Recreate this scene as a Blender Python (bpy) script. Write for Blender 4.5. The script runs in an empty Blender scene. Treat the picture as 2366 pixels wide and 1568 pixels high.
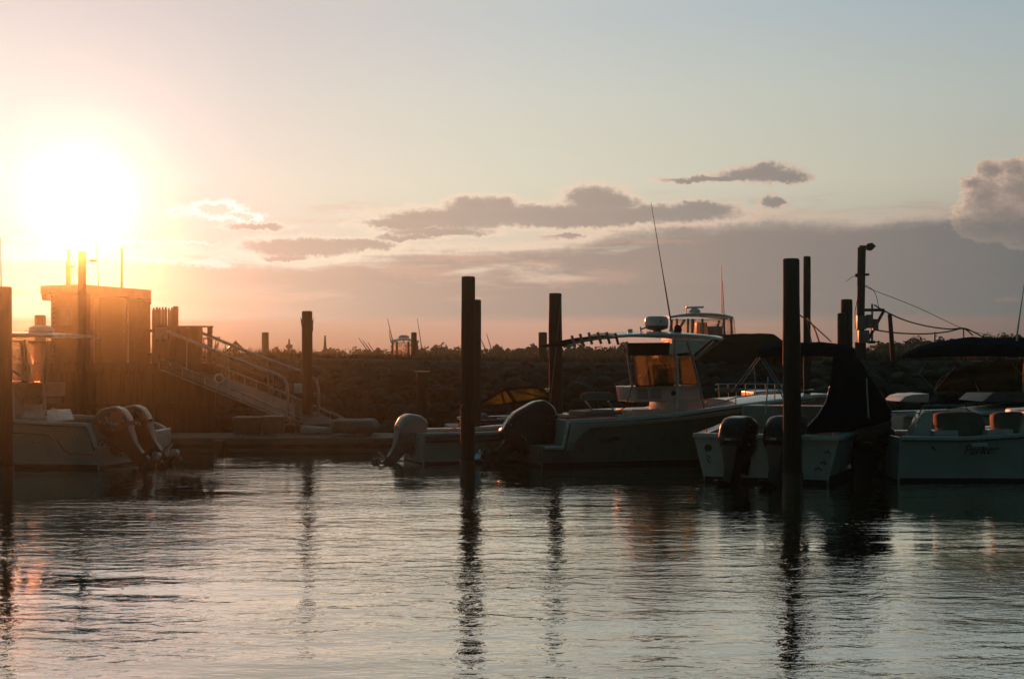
import bpy, bmesh, math, random
from math import sin, cos, tan, atan, atan2, pi, radians, hypot, sqrt
from mathutils import Vector, Matrix, noise

random.seed(7)
SC = bpy.context.scene
COL = SC.collection

# ------------------------------------------------------------------ camera
F = 3286.0                 # focal length in units of a 2366-wide photograph
CAM_H = 2.5                # eye height over the water
HOR = 818.0                # row of the horizon in the 2366 x 1568 photograph
cd = bpy.data.cameras.new('camera')
cam = bpy.data.objects.new('camera', cd)
COL.objects.link(cam)
cam.location = (0, 0, CAM_H)
cam.rotation_euler = (radians(90), 0, 0)
cd.sensor_width = 36
cd.lens = 36 * F / 2366
cd.shift_y = (HOR - 784) / 2366
cd.clip_start = 0.1
cd.clip_end = 3000
SC.camera = cam

SC.view_settings.view_transform = 'Standard'
SC.view_settings.look = 'None'
SC.view_settings.gamma = 1
SC.view_settings.exposure = 0
SC.cycles.use_denoising = True
SC.cycles.max_bounces = 8
SC.cycles.transparent_max_bounces = 16
SC.cycles.volume_bounces = 1
SC.cycles.sample_clamp_indirect = 100
SC.cycles.caustics_reflective = False
SC.cycles.caustics_refractive = False


def P(px, py, D):
    """world point seen at photo position px,py at depth D"""
    return Vector(((px - 1183) / F * D, D, CAM_H - (py - HOR) / F * D))


def srgb(r, g, b, k=1.0):
    def f(c):
        c /= 255.0
        return c / 12.92 if c <= .04045 else ((c + .055) / 1.055) ** 2.4
    return (f(r) * k, f(g) * k, f(b) * k, 1)


# ------------------------------------------------------------------ sun
SUN_AZ = atan((185 - 1183) / F)
SUN_EL = atan((HOR - 460) / F * cos(SUN_AZ))
SUN = Vector((sin(SUN_AZ) * cos(SUN_EL), cos(SUN_AZ) * cos(SUN_EL), sin(SUN_EL)))
sl = bpy.data.lights.new('sun', 'SUN')
sl.energy = 4.9
sl.angle = radians(0.5)
sl.color = (1.0, 0.19, 0.050)
so = bpy.data.objects.new('sun', sl)
COL.objects.link(so)
so.rotation_euler = SUN.to_track_quat('Z', 'Y').to_euler()
so.location = (-12, 40, 12)


# ------------------------------------------------------------------ sky
class NT:
    def __init__(s, tree):
        s.t = tree
        s.n = tree.nodes
        s.l = tree.links

    def new(s, typ, **kw):
        nd = s.n.new(typ)
        for k, v in kw.items():
            setattr(nd, k, v)
        return nd

    def put(s, inp, val):
        if hasattr(val, 'is_output') or isinstance(val, bpy.types.NodeSocket):
            s.l.new(val, inp)
        else:
            inp.default_value = val

    def m(s, op, a, b=None, c=None, clamp=False):
        nd = s.new('ShaderNodeMath', operation=op, use_clamp=clamp)
        s.put(nd.inputs[0], a)
        if b is not None:
            s.put(nd.inputs[1], b)
        if c is not None:
            s.put(nd.inputs[2], c)
        return nd.outputs[0]

    def v(s, op, a, b=None, c=None):
        nd = s.new('ShaderNodeVectorMath', operation=op)
        s.put(nd.inputs[0], a)
        if b is not None:
            s.put(nd.inputs[1], b)
        if c is not None:
            s.put(nd.inputs[2], c)
        return nd.outputs['Value' if op in ('LENGTH', 'DOT_PRODUCT', 'DISTANCE') else 'Vector']

    def xyz(s, x, y, z=0.0):
        nd = s.new('ShaderNodeCombineXYZ')
        s.put(nd.inputs[0], x); s.put(nd.inputs[1], y); s.put(nd.inputs[2], z)
        return nd.outputs[0]

    def ramp(s, fac, stops, interp='LINEAR'):
        nd = s.new('ShaderNodeValToRGB')
        r = nd.color_ramp
        r.interpolation = interp
        while len(r.elements) > 1:
            r.elements.remove(r.elements[-1])
        stops = sorted(stops, key=lambda q: q[0])
        r.elements[0].position = stops[0][0]
        r.elements[0].color = stops[0][1]
        for p, c in stops[1:]:
            e = r.elements.new(p)
            e.color = c
        s.put(nd.inputs[0], fac)
        return nd.outputs[0]

    def sm(s, x, lo, hi):
        nd = s.new('ShaderNodeMapRange', interpolation_type='SMOOTHSTEP')
        s.put(nd.inputs[0], x)
        s.put(nd.inputs[1], lo); s.put(nd.inputs[2], hi)
        nd.inputs[3].default_value = 0; nd.inputs[4].default_value = 1
        return nd.outputs[0]

    def lin(s, x, lo, hi, a=0.0, b=1.0):
        nd = s.new('ShaderNodeMapRange')
        s.put(nd.inputs[0], x)
        s.put(nd.inputs[1], lo); s.put(nd.inputs[2], hi)
        nd.inputs[3].default_value = a; nd.inputs[4].default_value = b
        return nd.outputs[0]

    def mix(s, f, a, b, mode='MIX'):
        nd = s.new('ShaderNodeMix', data_type='RGBA', blend_type=mode)
        nd.clamp_factor = True
        s.put(nd.inputs[0], f)
        s.put(nd.inputs[6], a)
        s.put(nd.inputs[7], b)
        return nd.outputs[2]

    def noise(s, vec, scale, detail=4, rough=.55, dist=0.0):
        nd = s.new('ShaderNodeTexNoise')
        s.put(nd.inputs['Vector'], vec)
        nd.inputs['Scale'].default_value = scale
        nd.inputs['Detail'].default_value = detail
        nd.inputs['Roughness'].default_value = rough
        nd.inputs['Distortion'].default_value = dist
        return nd.outputs[0]


def cv(px, py):
    az = atan((px - 1183) / F)
    return F * az, F * ((HOR - py) / F * cos(az))


world = bpy.data.worlds.new('World')
SC.world = world
world.use_nodes = True
W = NT(world.node_tree)
W.n.clear()
tc = W.new('ShaderNodeTexCoord')
d = W.v('NORMALIZE', tc.outputs['Generated'])
sep = W.new('ShaderNodeSeparateXYZ')
W.l.new(d, sep.inputs[0])
dx, dy, dz = sep.outputs
az = W.m('ARCTAN2', dx, dy)
hl = W.m('SQRT', W.m('ADD', W.m('MULTIPLY', dx, dx), W.m('MULTIPLY', dy, dy)))
vv = W.m('DIVIDE', W.m('ABSOLUTE', dz), W.m('MAXIMUM', hl, 0.02))
A = W.m('MULTIPLY', az, F)          # azimuth, F units per radian
V = W.m('MULTIPLY', vv, F)          # tangent of elevation, same scale
azn = W.m('MULTIPLY_ADD', az, 1 / (2 * pi), 0.5)

cols = [0, 600, 1200, 1800, 2366]
rows = {
    10: [(232, 213, 206), (211, 200, 197), (194, 197, 196), (177, 187, 190), (161, 175, 182)],
    210: [(246, 232, 218), (224, 212, 203), (209, 207, 196), (193, 195, 184), (176, 182, 176)],
    410: [(250, 238, 224), (238, 221, 203), (219, 211, 190), (201, 196, 178), (183, 179, 164)],
    600: [(240, 220, 200), (238, 212, 190), (221, 198, 178), (186, 170, 154), (158, 146, 136)],
    740: [(205, 160, 135), (212, 166, 142), (205, 160, 142), (165, 136, 122), (128, 112, 107)],
    815: [(170, 110, 80), (190, 132, 102), (198, 146, 126), (165, 126, 110), (122, 100, 93)],
}
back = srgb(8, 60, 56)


def row_ramp(cs, kb=1.0):
    st = []
    for px, c in zip(cols, cs):
        st.append((cv(px, 800)[0] / F / (2 * pi) + .5, srgb(*c)))
    l = srgb(*cs[0]); r = srgb(*cs[-1]); m = srgb(*cs[1])
    s0 = SUN_AZ / (2 * pi) + .5
    st.append((s0 - .045, l))
    st.append((s0 - .10, tuple(.55 * a for a in m[:3]) + (1,)))
    st.append((s0 - .19, tuple(.22 * a for a in r[:3]) + (1,)))
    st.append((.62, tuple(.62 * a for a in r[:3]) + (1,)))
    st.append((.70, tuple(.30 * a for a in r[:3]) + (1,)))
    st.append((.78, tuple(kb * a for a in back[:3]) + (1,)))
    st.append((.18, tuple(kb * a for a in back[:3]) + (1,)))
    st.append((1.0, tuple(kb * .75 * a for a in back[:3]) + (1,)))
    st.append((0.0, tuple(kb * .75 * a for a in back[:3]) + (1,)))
    return W.ramp(azn, st)


keys = sorted(rows)        # top row first
cur = None
vals = [(HOR - k) * .97 for k in keys]
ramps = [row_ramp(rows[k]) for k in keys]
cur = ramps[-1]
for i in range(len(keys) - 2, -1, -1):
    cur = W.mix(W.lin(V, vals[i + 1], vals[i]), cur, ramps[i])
# overhead: cool and dimmer
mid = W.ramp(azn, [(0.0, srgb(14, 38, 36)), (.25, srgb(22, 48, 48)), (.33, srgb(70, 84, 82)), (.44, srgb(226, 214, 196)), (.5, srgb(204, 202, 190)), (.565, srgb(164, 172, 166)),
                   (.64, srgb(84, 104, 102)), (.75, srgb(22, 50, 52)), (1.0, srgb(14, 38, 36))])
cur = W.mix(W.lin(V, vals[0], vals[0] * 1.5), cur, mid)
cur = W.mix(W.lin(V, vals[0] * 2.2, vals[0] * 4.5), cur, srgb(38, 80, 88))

# clouds --------------------------------------------------------------
pos = W.xyz(A, V, 0.0)
wn = W.new('ShaderNodeTexNoise')
W.put(wn.inputs['Vector'], W.v('MULTIPLY', pos, (1.0, 1.7, 1.0)))
wn.inputs['Scale'].default_value = .016
wn.inputs['Detail'].default_value = 6
wn.inputs['Roughness'].default_value = .62
warp = W.v('SUBTRACT', wn.outputs['Color'], (.5, .5, .5))
wn2 = W.new('ShaderNodeTexNoise')
W.put(wn2.inputs['Vector'], pos)
wn2.inputs['Scale'].default_value = .075
wn2.inputs['Detail'].default_value = 5
wn2.inputs['Roughness'].default_value = .65
warp2 = W.v('SUBTRACT', wn2.outputs['Color'], (.5, .5, .5))
wpos = W.v('MULTIPLY_ADD', warp, (80.0, 30.0, 0.0), W.v('MULTIPLY_ADD', warp2, (26.0, 20.0, 0.0), pos))
# finer fluff on top
fl = W.noise(W.v('MULTIPLY', pos, (1.0, 1.5, 1.0)), .055, 7, .68)
fl = W.m('SUBTRACT', fl, .5)


def field(ells, p):
    cur = None
    for (cx, cy, rx, ry) in ells:
        x, y = cv(cx, cy)
        ln = W.v('LENGTH', W.v('MULTIPLY_ADD', p, (1 / rx, 1 / ry, 0), (-x / rx, -y / ry, 0)))
        cur = ln if cur is None else W.m('SMOOTH_MIN', cur, ln, .25)
    return W.m('SUBTRACT', 1.0, cur)


body = [(1240, 498, 330, 26), (1480, 497, 230, 22), (1100, 478, 75, 24), (1160, 474, 45, 22), (1375, 462, 75, 34), (1420, 470, 60, 20),
        (1620, 482, 85, 18), (930, 518, 110, 11), (1000, 503, 120, 17), (1075, 508, 110, 24), (1330, 512, 140, 18), (1010, 535, 130, 12), (935, 549, 80, 8),
        (700, 572, 150, 22), (830, 566, 90, 14), (660, 596, 60, 8),
        (1650, 414, 120, 8), (1755, 402, 90, 18), (1775, 390, 35, 16), (1820, 408, 50, 12), (1783, 466, 26, 17), (590, 524, 75, 8),
        (1310, 545, 50, 6)]
fb = field(body, wpos)
fb = W.m('ADD', fb, W.m('MULTIPLY_ADD', fl, .62, .05))
cum = [(2280, 455, 58, 62), (2360, 440, 66, 66), (2292, 392, 42, 26), (2320, 495, 120, 50), (2352, 392, 42, 30), (2420, 410, 70, 70), (2255, 425, 34, 26), (2300, 520, 95, 40), (2390, 520, 95, 60)]
fc = field(cum, wpos)
fc = W.m('ADD', fc, W.m('MULTIPLY', fl, .6))
white = [(500, 485, 62, 21), (560, 500, 50, 10), (410, 490, 16, 8)]
fw = field(white, wpos)
fw = W.m('ADD', fw, W.m('MULTIPLY', fl, 1.1))


def rampA(lst):
    return W.ramp(azn, [(cv(p, 800)[0] / F / (2 * pi) + .5, srgb(*c)) for p, c in lst])


# bank of stratus low in the sky
bt = W.new('ShaderNodeFloatCurve')
c = bt.mapping.curves[0]
pts = [(-400, 610), (0, 600), (420, 590), (620, 606), (880, 580), (1100, 574), (1330, 560), (1420, 528), (1640, 520), (1720, 502), (1860, 505), (1960, 516), (2160, 506), (2300, 500), (2700, 480), (3400, 470)]
xr = lambda px: (cv(px, 800)[0] + 2600) / 5200
c.points[0].location = (0, (HOR - 620) / 500); c.points[1].location = (1, (HOR - 480) / 500)
for px, py in pts:
    c.points.new(xr(px), (HOR - py) / 500)
bt.mapping.update()
W.put(bt.inputs['Value'], W.m('MULTIPLY_ADD', A, 1 / 5200, .5))
top = W.m('MULTIPLY', bt.outputs[0], 500.0)
sn = W.noise(W.v('MULTIPLY', pos, (.45, 1.7, 1.0)), .010, 6, .58, .6)
sn2 = W.noise(W.v('MULTIPLY_ADD', pos, (.28, 1.9, 1.0), (400, 90, 0)), .011, 5, .6, .3)
sepw = W.new('ShaderNodeSeparateXYZ')
W.l.new(wpos, sepw.inputs[0])
hb = W.m('SUBTRACT', top, sepw.outputs[1])
hb = W.m('ADD', hb, W.m('MULTIPLY', fl, 10.0))
hb = W.m('ADD', hb, W.m('MULTIPLY', W.m('SUBTRACT', sn2, .5), 60.0))
brk = W.m('ADD', W.sm(sn2, .36, .56), W.sm(A, cv(1300, 0)[0], cv(1750, 0)[0]), clamp=True)
brk = W.m('ADD', brk, W.sm(hb, 70.0, 150.0), clamp=True)
bank = W.m('MULTIPLY', W.m('MULTIPLY', W.sm(hb, -8.0, 46.0), brk), W.sm(W.m('ADD', V, W.m('MULTIPLY', sn, 26.0)), 82.0, 112.0))
edge = W.m('MULTIPLY', W.sm(hb, -26.0, 0.0), W.sm(hb, 26.0, 4.0))

dark = rampA([(-200, (250, 226, 200)), (250, (244, 214, 188)), (500, (222, 186, 162)), (900, (190, 160, 146)), (1300, (168, 146, 136)), (1800, (142, 129, 124)), (2366, (112, 110, 110)), (3000, (88, 90, 92))])
dark2 = rampA([(0, (238, 214, 190)), (600, (206, 172, 152)), (1100, (178, 156, 145)), (1600, (148, 138, 132)), (1800, (142, 134, 128)), (2366, (124, 117, 113))])
lite = rampA([(0, (255, 250, 238)), (500, (252, 236, 214)), (900, (248, 222, 196)), (1400, (236, 204, 180)), (1900, (202, 176, 158)), (2366, (176, 156, 144))])
pink = rampA([(0, (250, 210, 180)), (600, (236, 190, 166)), (1000, (214, 168, 150)), (1500, (186, 154, 140)), (2000, (160, 136, 126)), (2366, (140, 120, 114))])

# wisps between clear sky and bank
wis = W.m('MULTIPLY', W.sm(sn2, .50, .72), W.m('MULTIPLY', W.sm(V, 200.0, 250.0), W.sm(V, 400.0, 330.0)))
cur = W.mix(W.m('MULTIPLY', wis, .55), cur, pink)
cur = W.mix(W.m('MULTIPLY', edge, .6), cur, lite)
cur = W.mix(W.m('MULTIPLY', bank, .92), cur, dark)
# pink broken patches inside the bank
pat = W.m('MULTIPLY', W.sm(W.m('ADD', sn, W.m('MULTIPLY', fl, .10)), .50, .66), bank)
patA = W.ramp(azn, [(cv(p, 800)[0] / F / (2 * pi) + .5, (v_, v_, v_, 1)) for p, v_ in [(0, 1), (700, .95), (1100, .8), (1600, .5), (2366, .35)]])
cur = W.mix(W.m('MULTIPLY', pat, patA), cur, pink)
lowp = W.m('MULTIPLY', W.m('MULTIPLY', W.sm(W.m('ADD', sn2, W.m('MULTIPLY', fl, .12)), .50, .36), bank), .6)
cur = W.mix(lowp, cur, dark2)
# cumulus tower on the right, lit rim towards the sun
cur = W.mix(W.sm(fc, -.03, .10), cur, W.ramp(W.m('ADD', fc, W.m('MULTIPLY', fl, .35)), [(0.0, srgb(216, 188, 166)), (.14, srgb(198, 170, 150)), (.4, srgb(166, 147, 136)), (.85, srgb(142, 128, 120))]))
cur = W.mix(W.m('MULTIPLY', bank, W.sm(V, 338.0, 296.0)), cur, W.mix(.8, cur, dark))
# discrete clouds: thin bright rim, darker body
cur = W.mix(W.m('MULTIPLY', W.sm(fb, -.5, .05), .75), cur, lite)
cur = W.mix(W.m('MULTIPLY', W.sm(fb, -.12, .42), .92), cur, dark2)
cur = W.mix(W.m('MULTIPLY', W.sm(fb, .3, .9), .35), cur, dark)
cur = W.mix(W.m('MULTIPLY', W.sm(fw, -.4, .25), .85), cur, (1.1, 1.02, .92, 1))
fz = W.m('ADD', field([(230, 557, 240, 6), (80, 592, 90, 9), (360, 600, 120, 10), (480, 607, 70, 12), (440, 560, 60, 5)], W.v('MULTIPLY_ADD', warp2, (30.0, 10.0, 0), wpos)), W.m('MULTIPLY', fl, 1.3))
cur = W.mix(W.m('MULTIPLY', W.sm(fz, -.3, .6), .6), cur, (1.05, .95, .82, 1))
fp = W.m('ADD', field([(960, 628, 80, 18), (1405, 640, 70, 17), (1290, 655, 34, 9), (2335, 690, 34, 9), (1080, 598, 80, 8), (1250, 610, 60, 8), (1500, 560, 120, 7), (1290, 548, 50, 5)], wpos), W.m('MULTIPLY', fl, 1.2))
cur = W.mix(W.m('MULTIPLY', W.sm(fp, -.4, .7), .55), cur, pink)
cur = W.mix(W.m('MULTIPLY', W.sm(fw, .25, .6), .8), cur, srgb(240, 212, 184))

# aureole and veiled disc
cosang = W.v('DOT_PRODUCT', d, tuple(SUN))
ang = W.m('ARCCOSINE', W.m('MINIMUM', cosang, 1.0))


def glow(col, amp, sig, p=1.0):
    e = W.m('EXPONENT', W.m('MULTIPLY', W.m('POWER', W.m('DIVIDE', ang, sig), p), -1.0))
    return W.v('SCALE', col, None) if False else W.v('MULTIPLY', W.xyz(e, e, e), (col[0] * amp, col[1] * amp, col[2] * amp))


aur = W.v('ADD', glow((1, .97, .92), 6.0, .0165, 2.0), glow((.4, .55, .8), .22, .034, 1.6))
aur = W.v('ADD', aur, glow((.05, .10, .42), .5, .07, 1.4))
# the low air scatters sunlight in front of the sky: the clear sky behind it is that much dimmer
HG, HDENS, HTOP = .963, .0007, 7.8
den = W.m('POWER', W.m('SUBTRACT', 1 + HG * HG, W.m('MULTIPLY', cosang, 2 * HG)), 1.5)
phs = W.m('DIVIDE', (1 - HG * HG) / (4 * pi), W.m('MAXIMUM', den, 1e-4))
pth = W.m('MINIMUM', W.m('DIVIDE', (HTOP - CAM_H) * F, W.m('MAXIMUM', V, 1.0)), 122.0)
hzv = W.m('MULTIPLY', W.m('MULTIPLY', phs, pth), HDENS * sl.energy * .95)
hzc = W.v('MULTIPLY', W.xyz(hzv, hzv, hzv), (.6, sl.color[1] * 1.0, sl.color[2] * .88))
sc_ = W.new('ShaderNodeSeparateXYZ'); W.put(sc_.inputs[0], cur)
sh_ = W.new('ShaderNodeSeparateXYZ'); W.put(sh_.inputs[0], hzc)
chn = []
for k in range(3):
    q_ = W.m('DIVIDE', sh_.outputs[k], W.m('MAXIMUM', sc_.outputs[k], .01))
    chn.append(W.m('MULTIPLY', sc_.outputs[k], W.m('EXPONENT', W.m('MULTIPLY', q_, -1.0))))
cur = W.xyz(*chn)
tot = W.v('ADD', cur, aur)
# below the horizon: dark (never seen, the ground covers it)
ns = W.new('ShaderNodeTexSky', sky_type='NISHITA')
ns.sun_disc = False
ns.sun_elevation = SUN_EL
ns.sun_rotation = SUN_AZ
ns.altitude = 0
ns.dust_density = 2.0
nish = W.v('MULTIPLY', ns.outputs[0], (.002, .002, .002))
tot = W.v('ADD', tot, nish)
bg = W.new('ShaderNodeBackground')
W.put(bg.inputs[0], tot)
bg.inputs[1].default_value = 1.0
ow = W.new('ShaderNodeOutputWorld')
W.l.new(bg.outputs[0], ow.inputs[0])
world.cycles.sampling_method = 'MANUAL'
world.cycles.sample_map_resolution = 1024
# ------------------------------------------------------------------ materials
MATS = {}


def mat(name, color, rough=.5, metal=0.0, var=.12, scale=3.0, bump=0.0, bscale=None, spec=.5, coat=0.0, color2=None, stretch=(1, 1, 1)):
    if name in MATS:
        return MATS[name]
    m = bpy.data.materials.new(name)
    m.use_nodes = True
    t = NT(m.node_tree)
    b = t.n['Principled BSDF']
    co = t.new('ShaderNodeTexCoord').outputs['Object']
    co = t.v('MULTIPLY', co, stretch)
    n1 = t.noise(co, scale, 5, .6)
    c1 = tuple(color) + (1,) if len(color) == 3 else tuple(color)
    if color2 is None:
        color2 = tuple(x * (1 - 2.2 * var) for x in c1[:3])
    c2 = tuple(color2)[:3] + (1,)
    f = t.sm(n1, .38, .66)
    t.put(b.inputs['Base Color'], t.mix(f, c1, c2))
    n2 = t.noise(co, scale * 4.3, 3, .6)
    t.put(b.inputs['Roughness'], t.lin(n2, .3, .7, max(.02, rough - .08), min(1, rough + .1)))
    b.inputs['Metallic'].default_value = metal
    b.inputs['Specular IOR Level'].default_value = spec
    if coat:
        b.inputs['Coat Weight'].default_value = coat
        b.inputs['Coat Roughness'].default_value = .08
    if bump:
        bn = t.new('ShaderNodeBump')
        bn.inputs['Strength'].default_value = 1.0
        bn.inputs['Distance'].default_value = bump
        t.put(bn.inputs['Height'], t.noise(co, bscale or scale * 3, 6, .65))
        t.l.new(bn.outputs[0], b.inputs['Normal'])
    MATS[name] = m
    return m


def clear_mat(name, tint=(.9, .85, .7), transp=.6, transl=.3, tcol=(.9, .8, .6)):
    m = bpy.data.materials.new(name)
    m.use_nodes = True
    t = NT(m.node_tree)
    t.n.clear()
    co = t.new('ShaderNodeTexCoord').outputs['Object']
    nz = t.noise(co, 2.2, 4, .6, .8)
    tr = t.new('ShaderNodeBsdfTransparent'); tr.inputs[0].default_value = tuple(tint) + (1,)
    tl = t.new('ShaderNodeBsdfTranslucent'); tl.inputs[0].default_value = tuple(tcol) + (1,)
    gl = t.new('ShaderNodeBsdfGlossy'); gl.inputs['Roughness'].default_value = .08
    bn = t.new('ShaderNodeBump'); bn.inputs['Distance'].default_value = .03
    t.put(bn.inputs['Height'], nz)
    t.l.new(bn.outputs[0], gl.inputs['Normal'])
    mx = t.new('ShaderNodeMixShader')
    t.put(mx.inputs[0], t.lin(nz, .3, .7, max(0, transl - .15), min(1, transl + .15)))
    t.l.new(tr.outputs[0], mx.inputs[1]); t.l.new(tl.outputs[0], mx.inputs[2])
    m2 = t.new('ShaderNodeMixShader')
    lw = t.new('ShaderNodeFresnel'); lw.inputs[0].default_value = 1.45
    t.l.new(lw.outputs[0], m2.inputs[0])
    t.l.new(mx.outputs[0], m2.inputs[1]); t.l.new(gl.outputs[0], m2.inputs[2])
    o = t.new('ShaderNodeOutputMaterial')
    t.l.new(m2.outputs[0], o.inputs[0])
    MATS[name] = m
    return m


# ------------------------------------------------------------------ mesh builder
class MB:
    def __init__(s):
        s.v = []
        s.f = []

    def add(s, vs, fs):
        o = len(s.v)
        s.v += [tuple(p) for p in vs]
        s.f += [tuple(i + o for i in f) for f in fs]
        return s

    def box(s, c, size, rz=0.0, rx=0.0, ry=0.0):
        hx, hy, hz = size[0] / 2, size[1] / 2, size[2] / 2
        R = Matrix.Rotation(rz, 3, 'Z') @ Matrix.Rotation(ry, 3, 'Y') @ Matrix.Rotation(rx, 3, 'X')
        c = Vector(c)
        vs = [c + R @ Vector((a * hx, b * hy, e * hz)) for e in (-1, 1) for b in (-1, 1) for a in (-1, 1)]
        return s.add(vs, [(0, 2, 3, 1), (4, 5, 7, 6), (0, 1, 5, 4), (1, 3, 7, 5), (3, 2, 6, 7), (2, 0, 4, 6)])

    def tube(s, pts, r, n=8, cap=True):
        pts = [Vector(p) for p in pts]
        rs = r if isinstance(r, (list, tuple)) else [r] * len(pts)
        rings = []
        up = None
        for i, p in enumerate(pts):
            a = pts[max(0, i - 1)]; b = pts[min(len(pts) - 1, i + 1)]
            t = (b - a)
            t = t.normalized() if t.length > 1e-9 else Vector((0, 0, 1))
            if up is None:
                up = Vector((0, 0, 1)) if abs(t.z) < .9 else Vector((1, 0, 0))
            x = t.cross(up)
            if x.length < 1e-6:
                x = t.orthogonal()
            x.normalize()
            y = x.cross(t).normalized()
            up = y
            rings.append([p + x * (rs[i] * cos(2 * pi * k / n)) + y * (rs[i] * sin(2 * pi * k / n)) for k in range(n)])
        return s.loft(rings, cap, closed=True)

    def loft(s, rings, cap=True, closed=True):
        n = len(rings[0])
        vs = [p for r in rings for p in r]
        fs = []
        for i in range(len(rings) - 1):
            for k in range(n if closed else n - 1):
                a = i * n + k; b = i * n + (k + 1) % n
                fs.append((a, b, b + n, a + n))
        if cap:
            fs.append(tuple(range(n))[::-1])
            fs.append(tuple(range((len(rings) - 1) * n, len(rings) * n)))
        return s.add(vs, fs)

    def prism(s, poly, axis, a, b):
        """poly: 2-D outline; axis 'x','y','z' is the extrusion direction from a to b"""
        def q(u, w, t):
            return {'x': (t, u, w), 'y': (u, t, w), 'z': (u, w, t)}[axis]
        n = len(poly)
        vs = [q(u, w, a) for u, w in poly] + [q(u, w, b) for u, w in poly]
        fs = [tuple(range(n))[::-1], tuple(range(n, 2 * n))]
        for k in range(n):
            j = (k + 1) % n
            fs.append((k, j, j + n, k + n))
        return s.add(vs, fs)

    def lathe(s, prof, c=(0, 0, 0), n=20, axis='z'):
        rings = []
        for r, z in prof:
            ring = []
            for k in range(n):
                a = 2 * pi * k / n
                u, w = r * cos(a), r * sin(a)
                q = {'z': (u, w, z), 'x': (z, u, w), 'y': (u, z, w)}[axis]
                ring.append(Vector(c) + Vector(q))
            rings.append(ring)
        return s.loft(rings, True, True)

    def build(s, name, material, parent=None, smooth=True, bevel=0.0, solid=0.0, loc=None, subd=0, seg=2):
        me = bpy.data.meshes.new(name)
        me.from_pydata(s.v, [], s.f)
        bm = bmesh.new()
        bm.from_mesh(me)
        bmesh.ops.recalc_face_normals(bm, faces=bm.faces)
        if bevel:
            es = [e for e in bm.edges if len(e.link_faces) == 2 and e.calc_face_angle(0) > .5]
            try:
                bmesh.ops.bevel(bm, geom=es, offset=bevel, segments=seg, profile=.6, affect='EDGES', clamp_overlap=True)
            except Exception:
                pass
        bm.to_mesh(me)
        bm.free()
        me.materials.append(material)
        if smooth:
            for p in me.polygons:
                p.use_smooth = True
            try:
                me.set_sharp_from_angle(angle=radians(38))
            except Exception:
                pass
        o = bpy.data.objects.new(name, me)
        COL.objects.link(o)
        if parent is not None:
            o.parent = parent
        if loc is not None:
            o.location = loc
        if subd:
            md = o.modifiers.new('sub', 'SUBSURF'); md.levels = subd; md.render_levels = subd
        if solid:
            md = o.modifiers.new('solid', 'SOLIDIFY'); md.thickness = solid; md.offset = 0
        return o


def tag(o, label=None, cat=None, group=None, kind=None):
    if label: o['label'] = label
    if cat: o['category'] = cat
    if group: o['group'] = group
    if kind: o['kind'] = kind
    return o


def thing(name, label, cat, loc=(0, 0, 0), rz=0.0, group=None):
    o = bpy.data.objects.new(name, None)
    o.empty_display_size = .2
    COL.objects.link(o)
    o.location = loc
    o.rotation_euler = (0, 0, rz)
    return tag(o, label, cat, group)


def copy_tree(o, parent=None):
    c = o.copy()
    COL.objects.link(c)
    c.parent = parent
    for ch in [q for q in bpy.data.objects if q.parent == o]:
        copy_tree(ch, c)
    return c


def interp(tab, x):
    if x <= tab[0][0]: return tab[0][1]
    for (a, b), (c_, d_) in zip(tab, tab[1:]):
        if x <= c_:
            return b + (d_ - b) * (x - a) / (c_ - a)
    return tab[-1][1]
# ------------------------------------------------------------------ water
def water_material():
    m = bpy.data.materials.new('harbour_water')
    m.use_nodes = True
    t = NT(m.node_tree)
    t.n.clear()
    co = t.new('ShaderNodeTexCoord').outputs['Object']
    # long lazy undulation, wind ripples, fine chop; crests run across the view
    big = t.noise(t.v('MULTIPLY', co, (.38, 1.0, 1)), .8, 2, .5, .4)
    rip = t.noise(t.v('MULTIPLY', co, (.62, 1.15, 1)), 3.2, 3, .5, .6)
    fin = t.noise(t.v('MULTIPLY', co, (.75, 1.2, 1)), 9.5, 3, .55, .4)
    # patches where the breeze roughens the surface
    gust = t.noise(t.v('MULTIPLY_ADD', co, (.5, 1.2, 1), (3.0, 7.0, 0)), .22, 3, .5)
    g = t.lin(gust, .35, .65, .3, 1.9)
    # chop is calmer near the quay we stand on at left, livelier to the right
    h = t.m('MULTIPLY', big, .030)
    h = t.m('ADD', h, t.m('MULTIPLY', t.m('MULTIPLY', rip, g), .0150))
    h = t.m('ADD', h, t.m('MULTIPLY', t.m('MULTIPLY', fin, g), .0042))
    bn = t.new('ShaderNodeBump')
    bn.inputs['Strength'].default_value = 1.0
    bn.inputs['Distance'].default_value = 1.0
    t.put(bn.inputs['Height'], h)
    gl = t.new('ShaderNodeBsdfGlossy')
    gl.inputs['Roughness'].default_value = .018
    gl.inputs['Color'].default_value = (1.0, .955, .88, 1)
    df = t.new('ShaderNodeBsdfDiffuse')
    df.inputs['Color'].default_value = (.006, .016, .014, 1)
    fr = t.new('ShaderNodeFresnel')
    fr.inputs[0].default_value = 1.5
    for q in (gl, df, fr):
        t.l.new(bn.outputs[0], q.inputs['Normal'])
    mx = t.new('ShaderNodeMixShader')
    t.put(mx.inputs[0], t.lin(fr.outputs[0], .04, .55, .25, .97))
    t.l.new(df.outputs[0], mx.inputs[1]); t.l.new(gl.outputs[0], mx.inputs[2])
    o = t.new('ShaderNodeOutputMaterial')
    t.l.new(mx.outputs[0], o.inputs[0])
    return m


w = MB()
w.add([(-400, -55, 0), (400, -55, 0), (400, 120, 0), (-400, 120, 0)], [(0, 1, 2, 3)])
water = w.build('water', water_material(), smooth=False)
tag(water, kind='structure')

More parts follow.
